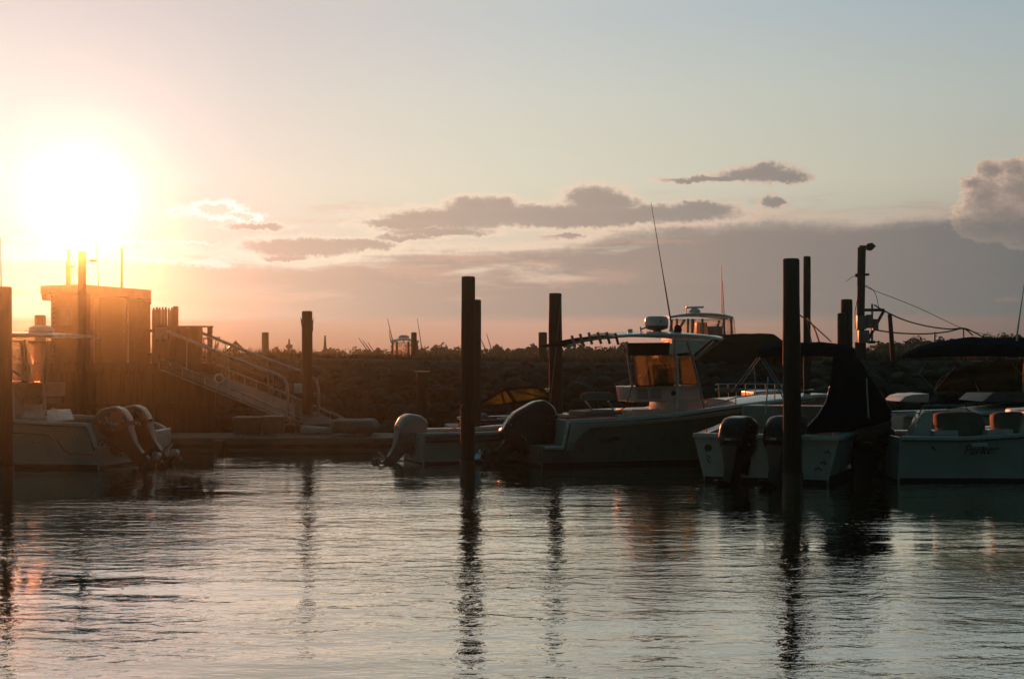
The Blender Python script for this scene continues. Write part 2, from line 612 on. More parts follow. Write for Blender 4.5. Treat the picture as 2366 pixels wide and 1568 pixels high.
# ------------------------------------------------------------------ haze
hz = MB()
hz.box((0, 35, 3.15), (900, 190, 9.3))       # from 1.5 m under the water to just above the tallest mast
hm = bpy.data.materials.new('haze_air')
hm.use_nodes = True
ht = NT(hm.node_tree)
ht.n.clear()
pv = ht.new('ShaderNodeVolumePrincipled')
pv.inputs['Color'].default_value = (.60, 1.0, .88, 1)
pv.inputs['Density'].default_value = .0007
pv.inputs['Anisotropy'].default_value = .963
ho = ht.new('ShaderNodeOutputMaterial')
ht.l.new(pv.outputs[0], ho.inputs['Volume'])
haze = hz.build('haze', hm, smooth=False)
tag(haze, kind='stuff')


# ------------------------------------------------------------------ far shore and its woods
ground = mat('shore_soil', (.05, .05, .03), .95, var=.2, scale=.6)
sh = MB()
nx, ny = 120, 6
vs, fs = [], []
for j in range(ny + 1):
    for i in range(nx + 1):
        x = -380 + 760 * i / nx
        y = 90 + 32 * (j / ny) ** 1.2
        z = -.3 + 1.5 * min(1, j / 2.0) + .25 * noise.noise(Vector((x * .05, y * .05, 0)))
        vs.append((x, y, z))
for j in range(ny):
    for i in range(nx):
        a = j * (nx + 1) + i
        fs.append((a, a + 1, a + nx + 2, a + nx + 1))
sh.add(vs, fs)
tag(sh.build('far_shore', ground), kind='structure')

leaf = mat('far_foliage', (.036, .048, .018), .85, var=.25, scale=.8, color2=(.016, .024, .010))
rnd = random.Random(11)
wd = MB()
# height of the wood's outline by azimuth, as seen over the breakwater
ridge = [(-900, 800), (0, 772), (60, 758), (110, 770), (300, 790), (470, 806), (590, 814), (640, 803), (690, 806), (760, 803), (830, 801),
         (900, 804), (960, 800), (1020, 797), (1085, 798), (1120, 801), (1180, 796), (1250, 797), (1320, 793), (1420, 792), (1500, 790), (1620, 788), (1760, 786), (1880, 789), (1990, 792),
         (2060, 786), (2120, 778), (2200, 776), (2260, 772), (2366, 767), (2700, 768), (3300, 775)]
vsl, fsl = [], []
for row, (D0, drop) in enumerate([(106, 0.0), (101, .3), (96, .65)]):
    px = -760.0
    while px < 3200:
        zt = CAM_H - (interp(ridge, px) - HOR) / F * D0 - drop
        D = D0 + rnd.uniform(-2.5, 2.5)
        cx = (px - 1183) / F * D
        R = rnd.uniform(.42, .95)
        top = zt + rnd.uniform(-.24, .10)
        inview = 540 < px < 2420 or px < 150
        nleaf = 560 if inview else 100
        cz = top - R * .9
        lobes = [(rnd.gauss(0, R * .5), rnd.gauss(0, R * .5), rnd.uniform(-1.0, .55) * R, R * rnd.uniform(.35, .6)) for _ in range(6)]
        for k in range(nleaf):
            lx, ly, lz, lr = lobes[k % 6]
            u = rnd.uniform(-1, 1); a = rnd.uniform(0, 2 * pi); q = sqrt(1 - u * u)
            rr = lr * rnd.uniform(.75, 1.08)
            p = Vector((cx + lx + rr * q * cos(a), D + ly + rr * q * sin(a), min(top + .1, cz + lz + rr * u)))
            if rnd.random() < .35:
                p.z = rnd.uniform(1.0, max(1.2, cz))
            s_ = rnd.uniform(.05, .12)
            e1 = Vector((rnd.gauss(0, 1), rnd.gauss(0, 1), rnd.gauss(0, 1))).normalized() * s_
            e2 = e1.orthogonal().normalized() * s_ * rnd.uniform(.6, 1)
            b0 = len(vsl)
            vsl += [p - e1, p + e2, p + e1, p - e2]
            fsl.append((b0, b0 + 1, b0 + 2, b0 + 3))
        # opaque heart of the crown so that daylight shows only at its edge
        px += R * rnd.uniform(.85, 1.35) / D * F * (1 if inview else 2.0)
        if px < 3200:
            ring = []
            for (rz, rf) in ((1.0, .75), ((cz + 1) / 2, .85), (cz - .1, .80), (cz + R * .30, .55), (cz + R * .62, .2)):
                rg = [Vector((cx + R * rf * rnd.uniform(.8, 1.2) * cos(t_ * pi / 4), D + R * rf * sin(t_ * pi / 4), rz)) for t_ in range(8)]
                ring.append(rg)
            wd.loft(ring)
wd.add(vsl, fsl)
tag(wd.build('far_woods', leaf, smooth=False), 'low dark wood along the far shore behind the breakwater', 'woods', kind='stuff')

# ------------------------------------------------------------------ breakwater: core, rocks, grass
crest = [(-1200, 2.5), (480, 2.52), (600, 2.56), (700, 2.52), (800, 2.49), (1000, 2.43), (1200, 2.37), (1500, 2.35), (1700, 2.4), (3600, 2.45)]
BW0, BW1, BW2 = 44.0, 48.5, 57.0


def crest_z(x):
    return interp(crest, 1183 + x * F / 50.0)


bw = MB()
vs, fs = [], []
xs = [-36 + 84 * i / 160 for i in range(161)]
prof = [(-.4, -.6), (0.0, -.1), (.5, .5), (.92, .93), (1.0, .97), (1.25, 1.0), (2.2, 1.0), (2.9, .95), (3.6, -.2)]
for x in xs:
    cz = crest_z(x)
    for (u, h) in prof:
        y = BW0 + (BW1 - BW0) * u
        n_ = .12 * noise.noise(Vector((x * .7, y * .7, 3)))
        vs.append((x, y, cz * h - .12 + n_))
k = len(prof)
for i in range(160):
    for j in range(k - 1):
        a = i * k + j
        fs.append((a, a + k, a + k + 1, a + 1))
bw.add(vs, fs)
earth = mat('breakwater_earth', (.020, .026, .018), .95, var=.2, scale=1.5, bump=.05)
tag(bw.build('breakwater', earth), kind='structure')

# boulders laid on the near slope: past counting, one object
ico = bmesh.new()
bmesh.ops.create_icosphere(ico, subdivisions=2, radius=1)
iv = [v.co.copy() for v in ico.verts]
ifc = [tuple(v.index for v in f.verts) for f in ico.faces]
ico.free()
rk = MB()
rnd = random.Random(5)
x = -35.0
while x < 47:
    for j in range(10):
        u = (j + rnd.uniform(-.35, .35)) / 9.4
        cz = crest_z(x)
        xx = x + rnd.uniform(-.35, .35)
        y = BW0 + (BW1 - BW0) * u - .15
        z = cz * (-.05 + .95 * u) + rnd.uniform(-.08, .1)
        R = rnd.choice((rnd.uniform(.15, .28), rnd.uniform(.22, .46))) * (1.0 if u < .85 else .6)
        sx, sy, sz = rnd.uniform(.8, 1.4), rnd.uniform(.7, 1.1), rnd.uniform(.55, .95)
        ph = Vector((rnd.uniform(0, 99), rnd.uniform(0, 99), rnd.uniform(0, 99)))
        rot = Matrix.Rotation(rnd.uniform(0, 6), 3, 'Z') @ Matrix.Rotation(rnd.uniform(-.5, .5), 3, 'X')
        pts = []
        for v in iv:
            q = 1 + .38 * noise.noise(v * 1.1 + ph)
            # flatten into facets
            w_ = Vector((v.x * sx, v.y * sy, v.z * sz)) * R * q
            w_ = Vector((round(w_.x / (.22 * R)) * .22 * R * .35 + w_.x * .65, w_.y, w_.z))
            pts.append(rot @ w_ + Vector((xx, y, z)))
        rk.add(pts, ifc)
    x += .40
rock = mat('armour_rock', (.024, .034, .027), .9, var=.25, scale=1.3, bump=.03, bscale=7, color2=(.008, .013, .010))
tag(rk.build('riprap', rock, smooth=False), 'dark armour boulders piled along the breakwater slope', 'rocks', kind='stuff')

gr = MB()
rnd = random.Random(9)
vsl, fsl = [], []
for i in range(26000):
    x = rnd.uniform(-24, 28)
    y = rnd.choice((rnd.gauss(BW1 + .6, .7), rnd.uniform(BW1 - .3, BW1 + 5)))
    cz = crest_z(x)
    zb = cz - .14 if y > BW1 else cz * (.97 - .4 * (BW1 - y) / 4) - .2
    h = rnd.uniform(.08, .26) * (1.5 if noise.noise(Vector((x * .5, y * .5, 8))) > .15 else .8)
    a = rnd.uniform(0, pi); wv = rnd.uniform(.010, .022)
    lx, ly = rnd.gauss(0, .07), rnd.gauss(0, .07)
    b0 = len(vsl)
    vsl += [(x - wv * cos(a), y - wv * sin(a), zb), (x + wv * cos(a), y + wv * sin(a), zb), (x + lx, y + ly, zb + h)]
    fsl.append((b0, b0 + 1, b0 + 2))
gr.add(vsl, fsl)
grm = mat('bank_grass', (.05, .062, .02), .8, var=.25, scale=2)
tag(gr.build('grass', grm, smooth=False), 'rough grass growing on top of the breakwater', 'grass', kind='stuff')

# dark hump rising from the breakwater behind the hardtop boat
hp = MB()
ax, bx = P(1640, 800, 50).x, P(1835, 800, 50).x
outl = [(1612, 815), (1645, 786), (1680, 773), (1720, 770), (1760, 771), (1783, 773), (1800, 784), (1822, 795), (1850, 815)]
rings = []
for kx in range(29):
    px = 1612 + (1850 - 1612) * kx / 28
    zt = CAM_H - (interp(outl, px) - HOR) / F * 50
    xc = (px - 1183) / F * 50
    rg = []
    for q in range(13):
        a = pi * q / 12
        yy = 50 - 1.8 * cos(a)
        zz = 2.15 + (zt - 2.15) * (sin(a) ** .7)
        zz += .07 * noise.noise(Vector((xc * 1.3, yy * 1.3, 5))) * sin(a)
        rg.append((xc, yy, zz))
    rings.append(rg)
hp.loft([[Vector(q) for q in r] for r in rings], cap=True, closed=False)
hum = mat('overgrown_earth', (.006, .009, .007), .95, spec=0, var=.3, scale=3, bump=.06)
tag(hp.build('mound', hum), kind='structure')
# ------------------------------------------------------------------ pilings
WOOD = mat('weathered_piling', (.022, .024, .020), .85, var=.25, scale=5, bump=.02, bscale=16, color2=(.008, .010, .008), stretch=(1, 1, .12))
WOOD2 = mat('grey_piling', (.075, .062, .05), .85, var=.25, scale=5, bump=.012, bscale=16, color2=(.03, .025, .02), stretch=(1, 1, .12))
STEEL = mat('galvanised_steel', (.34, .35, .35), .42, metal=.7, var=.1, scale=8)
BLACKR = mat('black_rubber', (.012, .012, .013), .6, var=.1, scale=8)
WETW = mat('wet_weed', (.012, .016, .010), .35, var=.2, scale=9)
rp = random.Random(21)


def pile(px0, px1, top, D, label, group='mooring pilings', z0=-.8, lean=0.0, taper=.06, cap=True, ragged=True, name='mooring_piling', material=None, wet=True, splinter=False):
    a = P((px0 + px1) / 2, top, D)
    r = (px1 - px0) / F * D / 2
    if lean == 0.0 and ragged:
        lean = rp.uniform(-.006, .006)
    m = MB()
    n = 22
    H = a.z - z0
    rings = []
    ph = rp.uniform(0, 50)
    steps = 26
    for i in range(steps + 1):
        t = i / steps
        z = z0 + H * t
        cx = lean * (1 - t) * H
        rr = r * (1 + taper * (1 - t))
        ring = []
        for k in range(n):
            th = 2 * pi * k / n
            q = 1 + .07 * noise.noise(Vector((cos(th) * 1.5, sin(th) * 1.5, z * .8 + ph))) + .035 * noise.noise(Vector((cos(th) * 6, sin(th) * 6, z * 1.5 + ph)))
            zz = z + (rp.uniform(-.02, .02) * (1 if ragged else 0) if i == steps else 0)
            ring.append(Vector((cx + rr * q * cos(th), rr * q * sin(th), zz)))
        rings.append(ring)
    # worn shoulder
    ring = [Vector((p.x * .97, p.y * .97, a.z + .012)) for p in rings[-1]]
    rings.append(ring)
    m.loft(rings, True, True)
    if splinter:
        for sx in (-1, 1):
            for q in range(3):
                zt = a.z - .14 - .06 * q
                m.add([(sx * r * .93, -.05 + .05 * q, zt - .28), (sx * r * 1.02, .02 + .05 * q, zt - .24), (sx * r * (1.32 - .1 * q), .0, zt)], [(0, 1, 2)])
                m.add([(sx * r * .93, -.04 + .05 * q, zt - .28), (sx * r * .9, .05 + .05 * q, zt - .1), (sx * r * (1.28 - .1 * q), .01, zt + .01)], [(0, 1, 2)])
    o = thing(name, label, 'piling', (a.x, D, 0), group=group)
    m.build('post', material or WOOD, o)
    if cap:
        c = MB()
        c.lathe([(r * .5, a.z + .012), (r * .88, a.z + .016), (r * .9, a.z + .028), (r * .3, a.z + .036)], n=n)
        c.build('end_grain', WOOD2, o)
    if wet:
        wv = MB()
        rr = r * (1 + taper) * 1.045
        wv.lathe([(rr, -.3), (rr * 1.012, .05), (rr * 1.005, .28 + rp.uniform(0, .1)), (rr * .975, .34)], c=(lean * H, 0, 0), n=n)
        wv.build('tide_band', WETW, o)
    return o


p1 = pile(1066, 1098, 642, 29.0, 'tall dark piling standing in front of the dark windshield boat and the black outboard')
# a wound line near the water and a faint collar, as worn on the photo's pile
pile(1088, 1112, 695, 34.8, 'shorter dark piling right behind the tall centre piling', taper=.02)
pile(1268, 1298, 680, 35.6, 'dark piling with a thin rod leaning up its face, left of the rod holders', taper=.12)
pile(1809, 1847, 601, 25.8, 'thickest and nearest piling, in front of the navy canvas boat', taper=.20)
pile(697, 722, 721, 38.8, 'dark piling with splintered shoulders beside the foot of the gangway', splinter=True, taper=-.02)
pile(-4, 27, 666, 27.2, 'thick piling at the left edge of the picture in front of the curtained boat', taper=.22)
pile(80, 105, 730, 44.8, 'stubby piling between the left cabin top and the shed', taper=.02)
pile(181, 199, 583, 39.6, 'tall thin piling with a lamp arm in front of the shed', name='lamp_piling', taper=.08, wet=False)
pile(1856, 1873, 595, 34.5, 'slim straight pole just right of the thickest piling', taper=0, ragged=False)
pile(1943, 1969, 694, 36.0, 'thick piling left of the meter boxes, taller of the touching pair', taper=.10)
pile(1935, 1955, 726, 35.4, 'lower piling of the touching pair left of the meter boxes', taper=.05)
pile(605, 621, 769, 61, 'short square-topped post behind the breakwater left of the splintered piling', group='posts behind the breakwater', taper=0, wet=False)
pile(1244, 1264, 769, 62, 'short post behind the breakwater, just left of the piling with the rod', group='posts behind the breakwater', taper=0, wet=False)
pile(950, 963, 769, 66, 'thin short post in front of the distant curtained cabin boat', group='posts behind the breakwater', taper=0, wet=False)
pile(962, 988, 862, 42.6, 'low faint piling with a pale flat cap against the rocks', taper=.02)
pile(838, 850, 906, 41.8, 'thin grey piling against the rocks above the inflatable dinghy', taper=.05, material=WOOD2)
pile(496, 518, 1035, 35.6, 'low stub piling at the front edge of the floating dock', taper=0, cap=False)
pc = MB()
a = P(975, 858, 42.6)
pc.box((a.x, a.y, a.z + .0), (.42, .42, .035))
tag(pc.build('piling_cap', mat('pale_cap', (.5, .5, .48), .5), bevel=.006), 'pale flat metal cap on the low faint piling by the rocks', 'cap')

# lamp on the thin piling
a = P(199, 606, 39.6)
lm = thing('dock_lamp', 'small cobra-head lamp on an arm at the top of the thin piling by the shed', 'lamp', (a.x, a.y, a.z))
m = MB(); m.tube([(-.05, 0, 0), (.08, 0, .015), (.14, 0, .03)], .018); m.build('arm', STEEL, lm)
m = MB(); m.loft([[Vector((x, y * w_, z + .03)) for (y, z) in ((-1, 0), (-.7, .06), (.7, .06), (1, 0), (.7, -.03), (-.7, -.03))] for x, w_ in ((.1, .03), (.18, .06), (.26, .08), (.29, .07))])
m.build('lamp_head', STEEL, lm, bevel=.006)
# ------------------------------------------------------------------ timber pier with the shed
PLANK = mat('dark_planking', (.045, .034, .024), .85, var=.2, scale=3, bump=.01, bscale=14, color2=(.018, .014, .011), stretch=(3, 3, .3))
SHINGLE = mat('brown_shingle', (.045, .028, .018), .85, var=.12, scale=5, bump=.01, bscale=18, color2=(.028, .018, .012), stretch=(2, 2, 1))
TRIM = mat('pale_trim', (.42, .40, .38), .6, var=.1, scale=6)
ROOFM = mat('roof_felt', (.06, .055, .05), .9, var=.2, scale=7)
ALU = mat('aluminium', (.32, .32, .32), .42, metal=.7, var=.1, scale=7)
GREY = mat('grey_plastic', (.10, .105, .11), .5, var=.1, scale=5)
FLOATM = mat('float_concrete', (.10, .10, .085), .8, var=.2, scale=4, bump=.01)
DINGW = mat('dull_white', (.30, .31, .29), .55, var=.1, scale=3)
WHITE = mat('white_gelcoat', (.60, .61, .58), .28, var=.05, scale=1.2, coat=.25)
ROPE = mat('rope', (.22, .20, .16), .9, var=.2, scale=30)
GLASSY = mat('lamp_glass', (.5, .5, .48), .2)

PD = 41.0
deckz = P(0, 839, PD).z
xr_ = P(497, 839, PD).x
pier = thing('timber_pier', 'dark timber pier carrying the shed at the left, above the floating dock', 'pier', (0, PD, 0))
m = MB()
x = -24.0
while x < xr_ - .01:
    w_ = min(.24, xr_ - x)
    m.box((x + w_ / 2, .05 + .012 * (int(x * 100) % 3), deckz / 2 - .35), (w_ - .012, .09, deckz + .5))
    x += .24
m.build('sheathing', PLANK, pier, bevel=.004)
m = MB()
for k in range(22):
    xk = xr_ * (PD + .3 + .28 * k) / PD
    m.box(((-24 + xk) / 2, .12 + .28 * k, deckz - .045), (xk + 24, .265, .09))
m.build('deck', PLANK, pier)
m = MB()
m.box(((-24 + xr_) / 2, -.06, deckz - .12), (xr_ + 24.1, .12, .26))
m.box(((-24 + xr_) / 2, -.05, deckz * .45), (xr_ + 24, .1, .2))
m.build('waler', PLANK, pier, bevel=.01)
m = MB()
m.box((xr_ * 1.073 - .08, 3.0, deckz / 2 - .35), (.12, 6.0, deckz + .4), rz=atan2(-xr_, PD))
m.build('end_wall', PLANK, pier)

# shed
S0 = P(190, 660, 42.0)
shed = thing('shed', 'brown shingled shed with pale roof edge standing on the pier under the sun', 'shed', (S0.x, S0.y, deckz))


def SP(px, py, D):
    q = P(px, py, D)
    return Vector((q.x - S0.x, q.y - S0.y, q.z - deckz))


cA = SP(190, 839, 42.0); cB = SP(347, 839, 42.9); cC = SP(119, 839, 42.7)
depth = Vector((-.74, 2.6, 0))


def hz_(p, py, D):
    return P(0, py, D).z - deckz


tops = {'A': hz_(0, 676, 42.0), 'B': hz_(0, 697, 42.9), 'C': hz_(0, 678, 42.7)}
m = MB()
foot = [(cC, tops['C']), (cA, tops['A']), (cB, tops['B']), (cB + depth, tops['B'] - .1), (cC + depth, tops['C'] - .1)]
bot = [Vector((p.x, p.y, 0)) for p, t in foot]
top = [Vector((p.x, p.y, t)) for p, t in foot]
m.loft([bot, top], True, True)
wall = m.build('wall', SHINGLE, shed)
# shingle courses
m = MB()
for (p, q, tp, tq) in ((cC, cA, tops['C'], tops['A']), (cA, cB, tops['A'], tops['B'])):
    dv = Vector((q.x - p.x, q.y - p.y, 0)); nrm = Vector((dv.y, -dv.x, 0)).normalized()
    n = 15
    for k in range(n):
        z0 = .02 + 2.15 * k / n; z1 = z0 + 2.15 / n
        a0 = Vector((p.x, p.y, z0)) + nrm * .035; b0 = Vector((q.x, q.y, z0)) + nrm * .035
        a1 = Vector((p.x, p.y, z1)) + nrm * .008; b1 = Vector((q.x, q.y, z1)) + nrm * .008
        if z1 < min(tp, tq):
            m.add([a0, b0, b1, a1, a0 - nrm * .03, b0 - nrm * .03], [(0, 1, 2, 3), (0, 4, 5, 1)])
m.build('shingles', SHINGLE, wall, smooth=False)
# roof with a deep pale fascia
rA = SP(190, 658, 41.7); rB = SP(349, 671, 42.7); rC = SP(95, 661, 42.5)
th = .22
m = MB()
fr = [rC, rA, rB, rB + depth * 1.15 + Vector((.1, 0, -.1)), rC + depth * 1.15 + Vector((-.1, 0, -.1))]
m.loft([[p - Vector((0, 0, th)) for p in fr], fr], True, True)
rf = m.build('roof', ROOFM, shed)
m = MB()
for p, q in ((rC, rA), (rA, rB)):
    dv = (q - p); nrm = Vector((dv.y, -dv.x, 0)).normalized() * .03
    m.loft([[p + nrm - Vector((0, 0, th + .03)), p + nrm + Vector((0, 0, .015)), p + Vector((0, 0, .015)), p - Vector((0, 0, th + .03))],
            [q + nrm - Vector((0, 0, th + .03)), q + nrm + Vector((0, 0, .015)), q + Vector((0, 0, .015)), q - Vector((0, 0, th + .03))]])
m.build('fascia', TRIM, rf, smooth=False)
for px_, D_ in ((187, 41.93), (214, 42.1), (122, 42.65)):
    m = MB(); q = SP(px_, 700, D_)
    m.box((q.x, q.y, 1.05), (.10, .06, 2.1))
    m.build('corner_board', TRIM, shed, bevel=.005)
m = MB(); q = SP(345, 690, 42.3); m.tube([(q.x - .25, q.y, q.z), (q.x + .05, q.y, q.z)], .02); m.build('light_bar', ALU, shed)
for px_ in (108, 121):
    m = MB(); q = SP(px_, 680, 42.2)
    m.tube([(q.x + .12, q.y + .1, q.z + .05), (q.x, q.y, q.z)], .02)
    m.lathe([(.035, -.05), (.06, .02), (.07, .07), (.02, .075)], c=(q.x, q.y, q.z - .04), n=14)
    m.build('flood_light', mat('dark_fitting', (.05, .045, .04), .5), shed)
m = MB(); q = SP(281, 664, 43.2)
m.tube([(q.x, q.y, q.z - .3), (q.x + .01, q.y, q.z + 1.16)], .035, 10)
m.lathe([(.05, 0), (.055, .05), (.02, .06)], c=(q.x + .01, q.y, q.z + 1.14), n=10)
m.build('vent_pipe', mat('brown_pipe', (.10, .06, .04), .7), shed)

# door and a small window on the face towards the water
q = SP(262, 760, 42.28)
dv_ = (cB - cA).normalized(); ra_ = atan2(dv_.y, dv_.x)
m = MB(); m.box((q.x, q.y, .98), (.78, .05, 1.92), rz=ra_); dr = m.build('door', mat('door_brown', (.04, .03, .024), .6), shed, bevel=.006)
m = MB(); m.box((q.x - .42, q.y - .01, .99), (.06, .07, 1.96), rz=ra_); m.box((q.x + .42, q.y + .02, .99), (.06, .07, 1.96), rz=ra_); m.box((q.x, q.y, 1.99), (.9, .07, .06), rz=ra_); m.build('door_frame', TRIM, dr)
m = MB(); m.tube([(q.x + .3, q.y - .08, .95), (q.x + .3, q.y - .03, .95)], .03, 8); m.build('handle', ALU, dr)
q = SP(152, 740, 42.33)
m = MB(); m.box((q.x, q.y, 1.35), (.42, .05, .5), rz=atan2((cA - cC).y, (cA - cC).x)); wn_ = m.build('window', mat('dark_pane', (.02, .02, .02), .1), shed)
# picket fence
fn = thing('picket_fence', 'short run of dog-eared pickets beside the right wall of the shed', 'fence', (P(350, 752, 41.6).x, 41.6, deckz))
for i, (px_, tp, wd_) in enumerate([(355, 711, 9), (362.5, 709, 9), (369, 710, 8), (376, 709, 8), (383, 709, 8), (390.5, 711, 7), (397, 710, 8)]):
    q = P(px_, tp, 41.6); w_ = wd_ / F * 41.6 * .40
    xx = q.x - fn.location.x; zt = q.z - deckz
    m = MB()
    m.prism([(xx - w_, .0), (xx + w_, .0), (xx + w_, zt - .09), (xx + w_ * .45, zt), (xx - w_ * .45, zt), (xx - w_, zt - .09)], 'y', -.012, .012)
    m.build('picket', PLANK, fn, smooth=False)
m = MB(); q = P(405, 707, 41.55); w_ = .068
xx = q.x - fn.location.x; zt = q.z - deckz
m.box((xx, 0, zt / 2), (.15, .13, zt)); m.build('end_post', PLANK, fn, bevel=.04, seg=3)
m = MB()
for zz in (.25, .95):
    m.box((.3, .05, zz), (.85, .04, .09))
m.build('rail', PLANK, fn)

# parapet right of the fence and its open end
par = thing('parapet', 'low solid plank parapet ending in an open post at the head of the gangway', 'parapet', (P(356, 800, 41.3).x, 41.3, deckz))
o_ = par.location.x
m = MB()
x0, x1 = P(356, 0, 41.3).x - o_, P(468, 0, 41.3).x - o_
zt = P(0, 756, 41.3).z - deckz
n = 9
for k in range(n):
    w_ = (x1 - x0) / n
    m.box((x0 + w_ * (k + .5), 0, zt / 2), (w_ - .008, .05, zt))
m.build('boards', PLANK, par, smooth=False)
m = MB()
xe = P(491, 0, 41.3).x - o_
m.box(((x0 + xe) / 2, 0, zt + .02), (xe - x0 + .02, .16, .05)); m.build('top_rail', PLANK, par, bevel=.006)
m = MB(); xp = P(485, 0, 41.3).x - o_; m.box((xp, 0, zt / 2), (.13, .13, zt)); m.build('post', PLANK, par, bevel=.008)
m = MB()
m.tube([(x1, 0, zt * .55), (xp, 0, zt * .42)], .03); m.build('brace', PLANK, par)
bxx = MB(); q = P(375, 770, 40.8)
bxx.box((q.x, q.y - .02, q.z), (.36, .16, .34))
ub = bxx.build('utility_box', mat('grey_box', (.28, .26, .25), .5), bevel=.015)
tag(ub, 'square grey utility box fixed where the gangway rail begins', 'box')

# ------------------------------------------------------------------ floating dock
fz = .40
fd = thing('floating_dock', 'long low floating dock running from the shed pier to the white outboard skiff', 'dock', (0, 36, 0))
xl, xr2 = P(150, 0, 36).x, P(905, 0, 36).x
m = MB(); m.box(((xl + xr2) / 2, 1.1, fz / 2 - .06), (xr2 - xl, 2.2, fz - .02)); m.build('float', FLOATM, fd, bevel=.02)
m = MB()
x = xl
while x < xr2:
    m.box((x + .07, 1.1, fz - .03), (.135, 2.22, .035)); x += .145
m.build('deck', mat('grey_planks', (.17, .16, .13), .8, var=.2, scale=4, color2=(.09, .085, .07)), fd, smooth=False)
m = MB(); m.box(((xl + xr2) / 2, -.03, fz - .10), (xr2 - xl, .06, .16)); m.box(((xl + xr2) / 2, -.035, .06), (xr2 - xl, .05, .10))
m.build('rub_strake', mat('timber_edge', (.20, .20, .15), .7, var=.2, scale=4, stretch=(.2, 1, 1)), fd, bevel=.01)
for px_ in (560, 640, 745, 830):
    q = P(px_, 0, 36)
    m = MB(); m.tube([(q.x - .1, .12, fz + .05), (q.x + .1, .12, fz + .05)], .014, 8)
    m.tube([(q.x - .04, .12, fz - .02), (q.x - .04, .12, fz + .05)], .014, 8); m.tube([(q.x + .04, .12, fz - .02), (q.x + .04, .12, fz + .05)], .014, 8)
    m.build('cleat', STEEL, fd)

# gangway
gw = thing('gangway', 'aluminium gangway with curved handrails sloping from the pier down to the floating dock', 'gangway', tuple(P(368, 852, 40.6)))
g0 = Vector(gw.location)
A0 = P(368, 852, 40.6) - g0; A1 = P(702, 986, 37.6) - g0
wv = Vector((.92, .98, 0))
up = Vector((0, 0, 1))
for off, side in ((Vector((0, 0, 0)), 0), (wv, 1)):
    m = MB()
    a, b = A0 + off, A1 + off
    dirv = (b - a)
    for h in (0.0, .33):
        m.tube([a + up * h, b + up * h * .6], .03, 8)
    n = 12
    for k in range(n + 1):
        p = a + dirv * (k / n); m.tube([p, p + up * (.33 - .13 * k / n)], .016, 6)
    m.build('stringer', ALU, gw)
    # handrail with curved ends
    if side == 0:
        pts = [(371, 790, 40.6), (373, 775, 40.6), (379, 767, 40.55), (388, 766, 40.5), (527, 823, 39.2), (642, 866, 38.1), (657, 876, 38.0), (664, 890, 37.9), (665, 915, 37.9), (665, 962, 37.9)]
    else:
        pts = [(444, 790, 41.6), (444, 772, 41.6), (450, 765, 41.6), (460, 766, 41.5), (581, 816, 40.2), (716, 866, 39.0), (730, 880, 38.9), (735, 897, 38.9), (736, 920, 38.9), (736, 965, 38.9)]
    m = MB(); m.tube([P(*q) - g0 for q in pts], .046, 12)
    m.build('handrail', ALU, gw)
    m = MB()
    for k in (.2, .5, .8):
        p = a + dirv * k
        i_ = pts[3]; j_ = pts[5]
        q0 = P(*i_) - g0; q1 = P(*j_) - g0
        f_ = min(1, max(0, (p.x - q0.x) / (q1.x - q0.x)))
        q = q0 + (q1 - q0) * f_
        m.tube([p + up * .2, q], .014, 6)
    m.build('stanchion', ALU, gw)
m = MB()
n = 34
for k in range(n):
    p = A0 + (A1 - A0) * ((k + .5) / n)
    q = p + wv
    e = (A1 - A0) / n * .47
    m.add([p - e + up * .06, p + e + up * .06, q + e + up * .06, q - e + up * .06, p - e + up * .02, p + e + up * .02, q + e + up * .02, q - e + up * .02],
          [(0, 1, 2, 3), (7, 6, 5, 4), (0, 4, 5, 1), (1, 5, 6, 2), (2, 6, 7, 3), (3, 7, 4, 0)])
m.build('treads', mat('ramp_tread', (.09, .085, .08), .7), gw, smooth=False)

q = P(508, 874, 38.9)
lr = MB()
R_, r_ = .115, .032
rings = []
for k in range(24):
    a = 2 * pi * k / 24
    rings.append([Vector(((R_ + r_ * cos(t)) * cos(a), r_ * .9 * sin(t), (R_ + r_ * cos(t)) * sin(a))) for t in [2 * pi * j / 10 for j in range(10)]])
rings.append(rings[0])
lr.loft(rings, False, True)
lro = thing('life_ring', 'small white life ring hanging on the side of the gangway', 'life ring', (q.x, q.y - .1, q.z))
lr.build('ring', WHITE, lro)
m = MB(); m.lathe([(.10, -.008), (.10, .008)], n=20, axis='y'); m.build('backing', GREY, lro)

# things on the float
q = P(682, 965, 37.7)
pp = thing('power_pedestal', 'white-headed power pedestal standing between the gangway handrail ends', 'pedestal', (q.x + .05, 37.9, fz))
m = MB(); m.box((0, 0, .42), (.14, .12, .84)); m.build('column', GREY, pp, bevel=.01)
m = MB(); m.box((0, 0, .0 + P(0, 897, 37.9).z - fz), (.19, .16, .24)); m.build('head', WHITE, pp, bevel=.02)


def dock_box(px0, px1, top, D, label, material=GREY):
    a, b = P(px0, top, D), P(px1, top, D)
    h = a.z - fz
    o = thing('dock_box', label, 'dock box', ((a.x + b.x) / 2, D + .25, fz), group='boxes on the floating dock')
    m = MB(); w_ = b.x - a.x
    m.loft([[Vector((x * w_ * .46, y * .24, 0)) for x, y in ((-1, -1), (1, -1), (1, 1), (-1, 1))], [Vector((x * w_ * .5, y * .27, h * .8)) for x, y in ((-1, -1), (1, -1), (1, 1), (-1, 1))]])
    m.build('body', material, o, bevel=.02)
    m = MB(); m.box((0, 0, h * .88), (w_ * 1.06, .60, h * .2)); m.build('lid', material, o, bevel=.03, seg=3)


dock_box(538, 600, 962, 37.2, 'wide grey dock box, left of the pair by the foot of the gangway')
dock_box(606, 652, 960, 37.2, 'narrower grey dock box right of its twin, just before the handrail end')

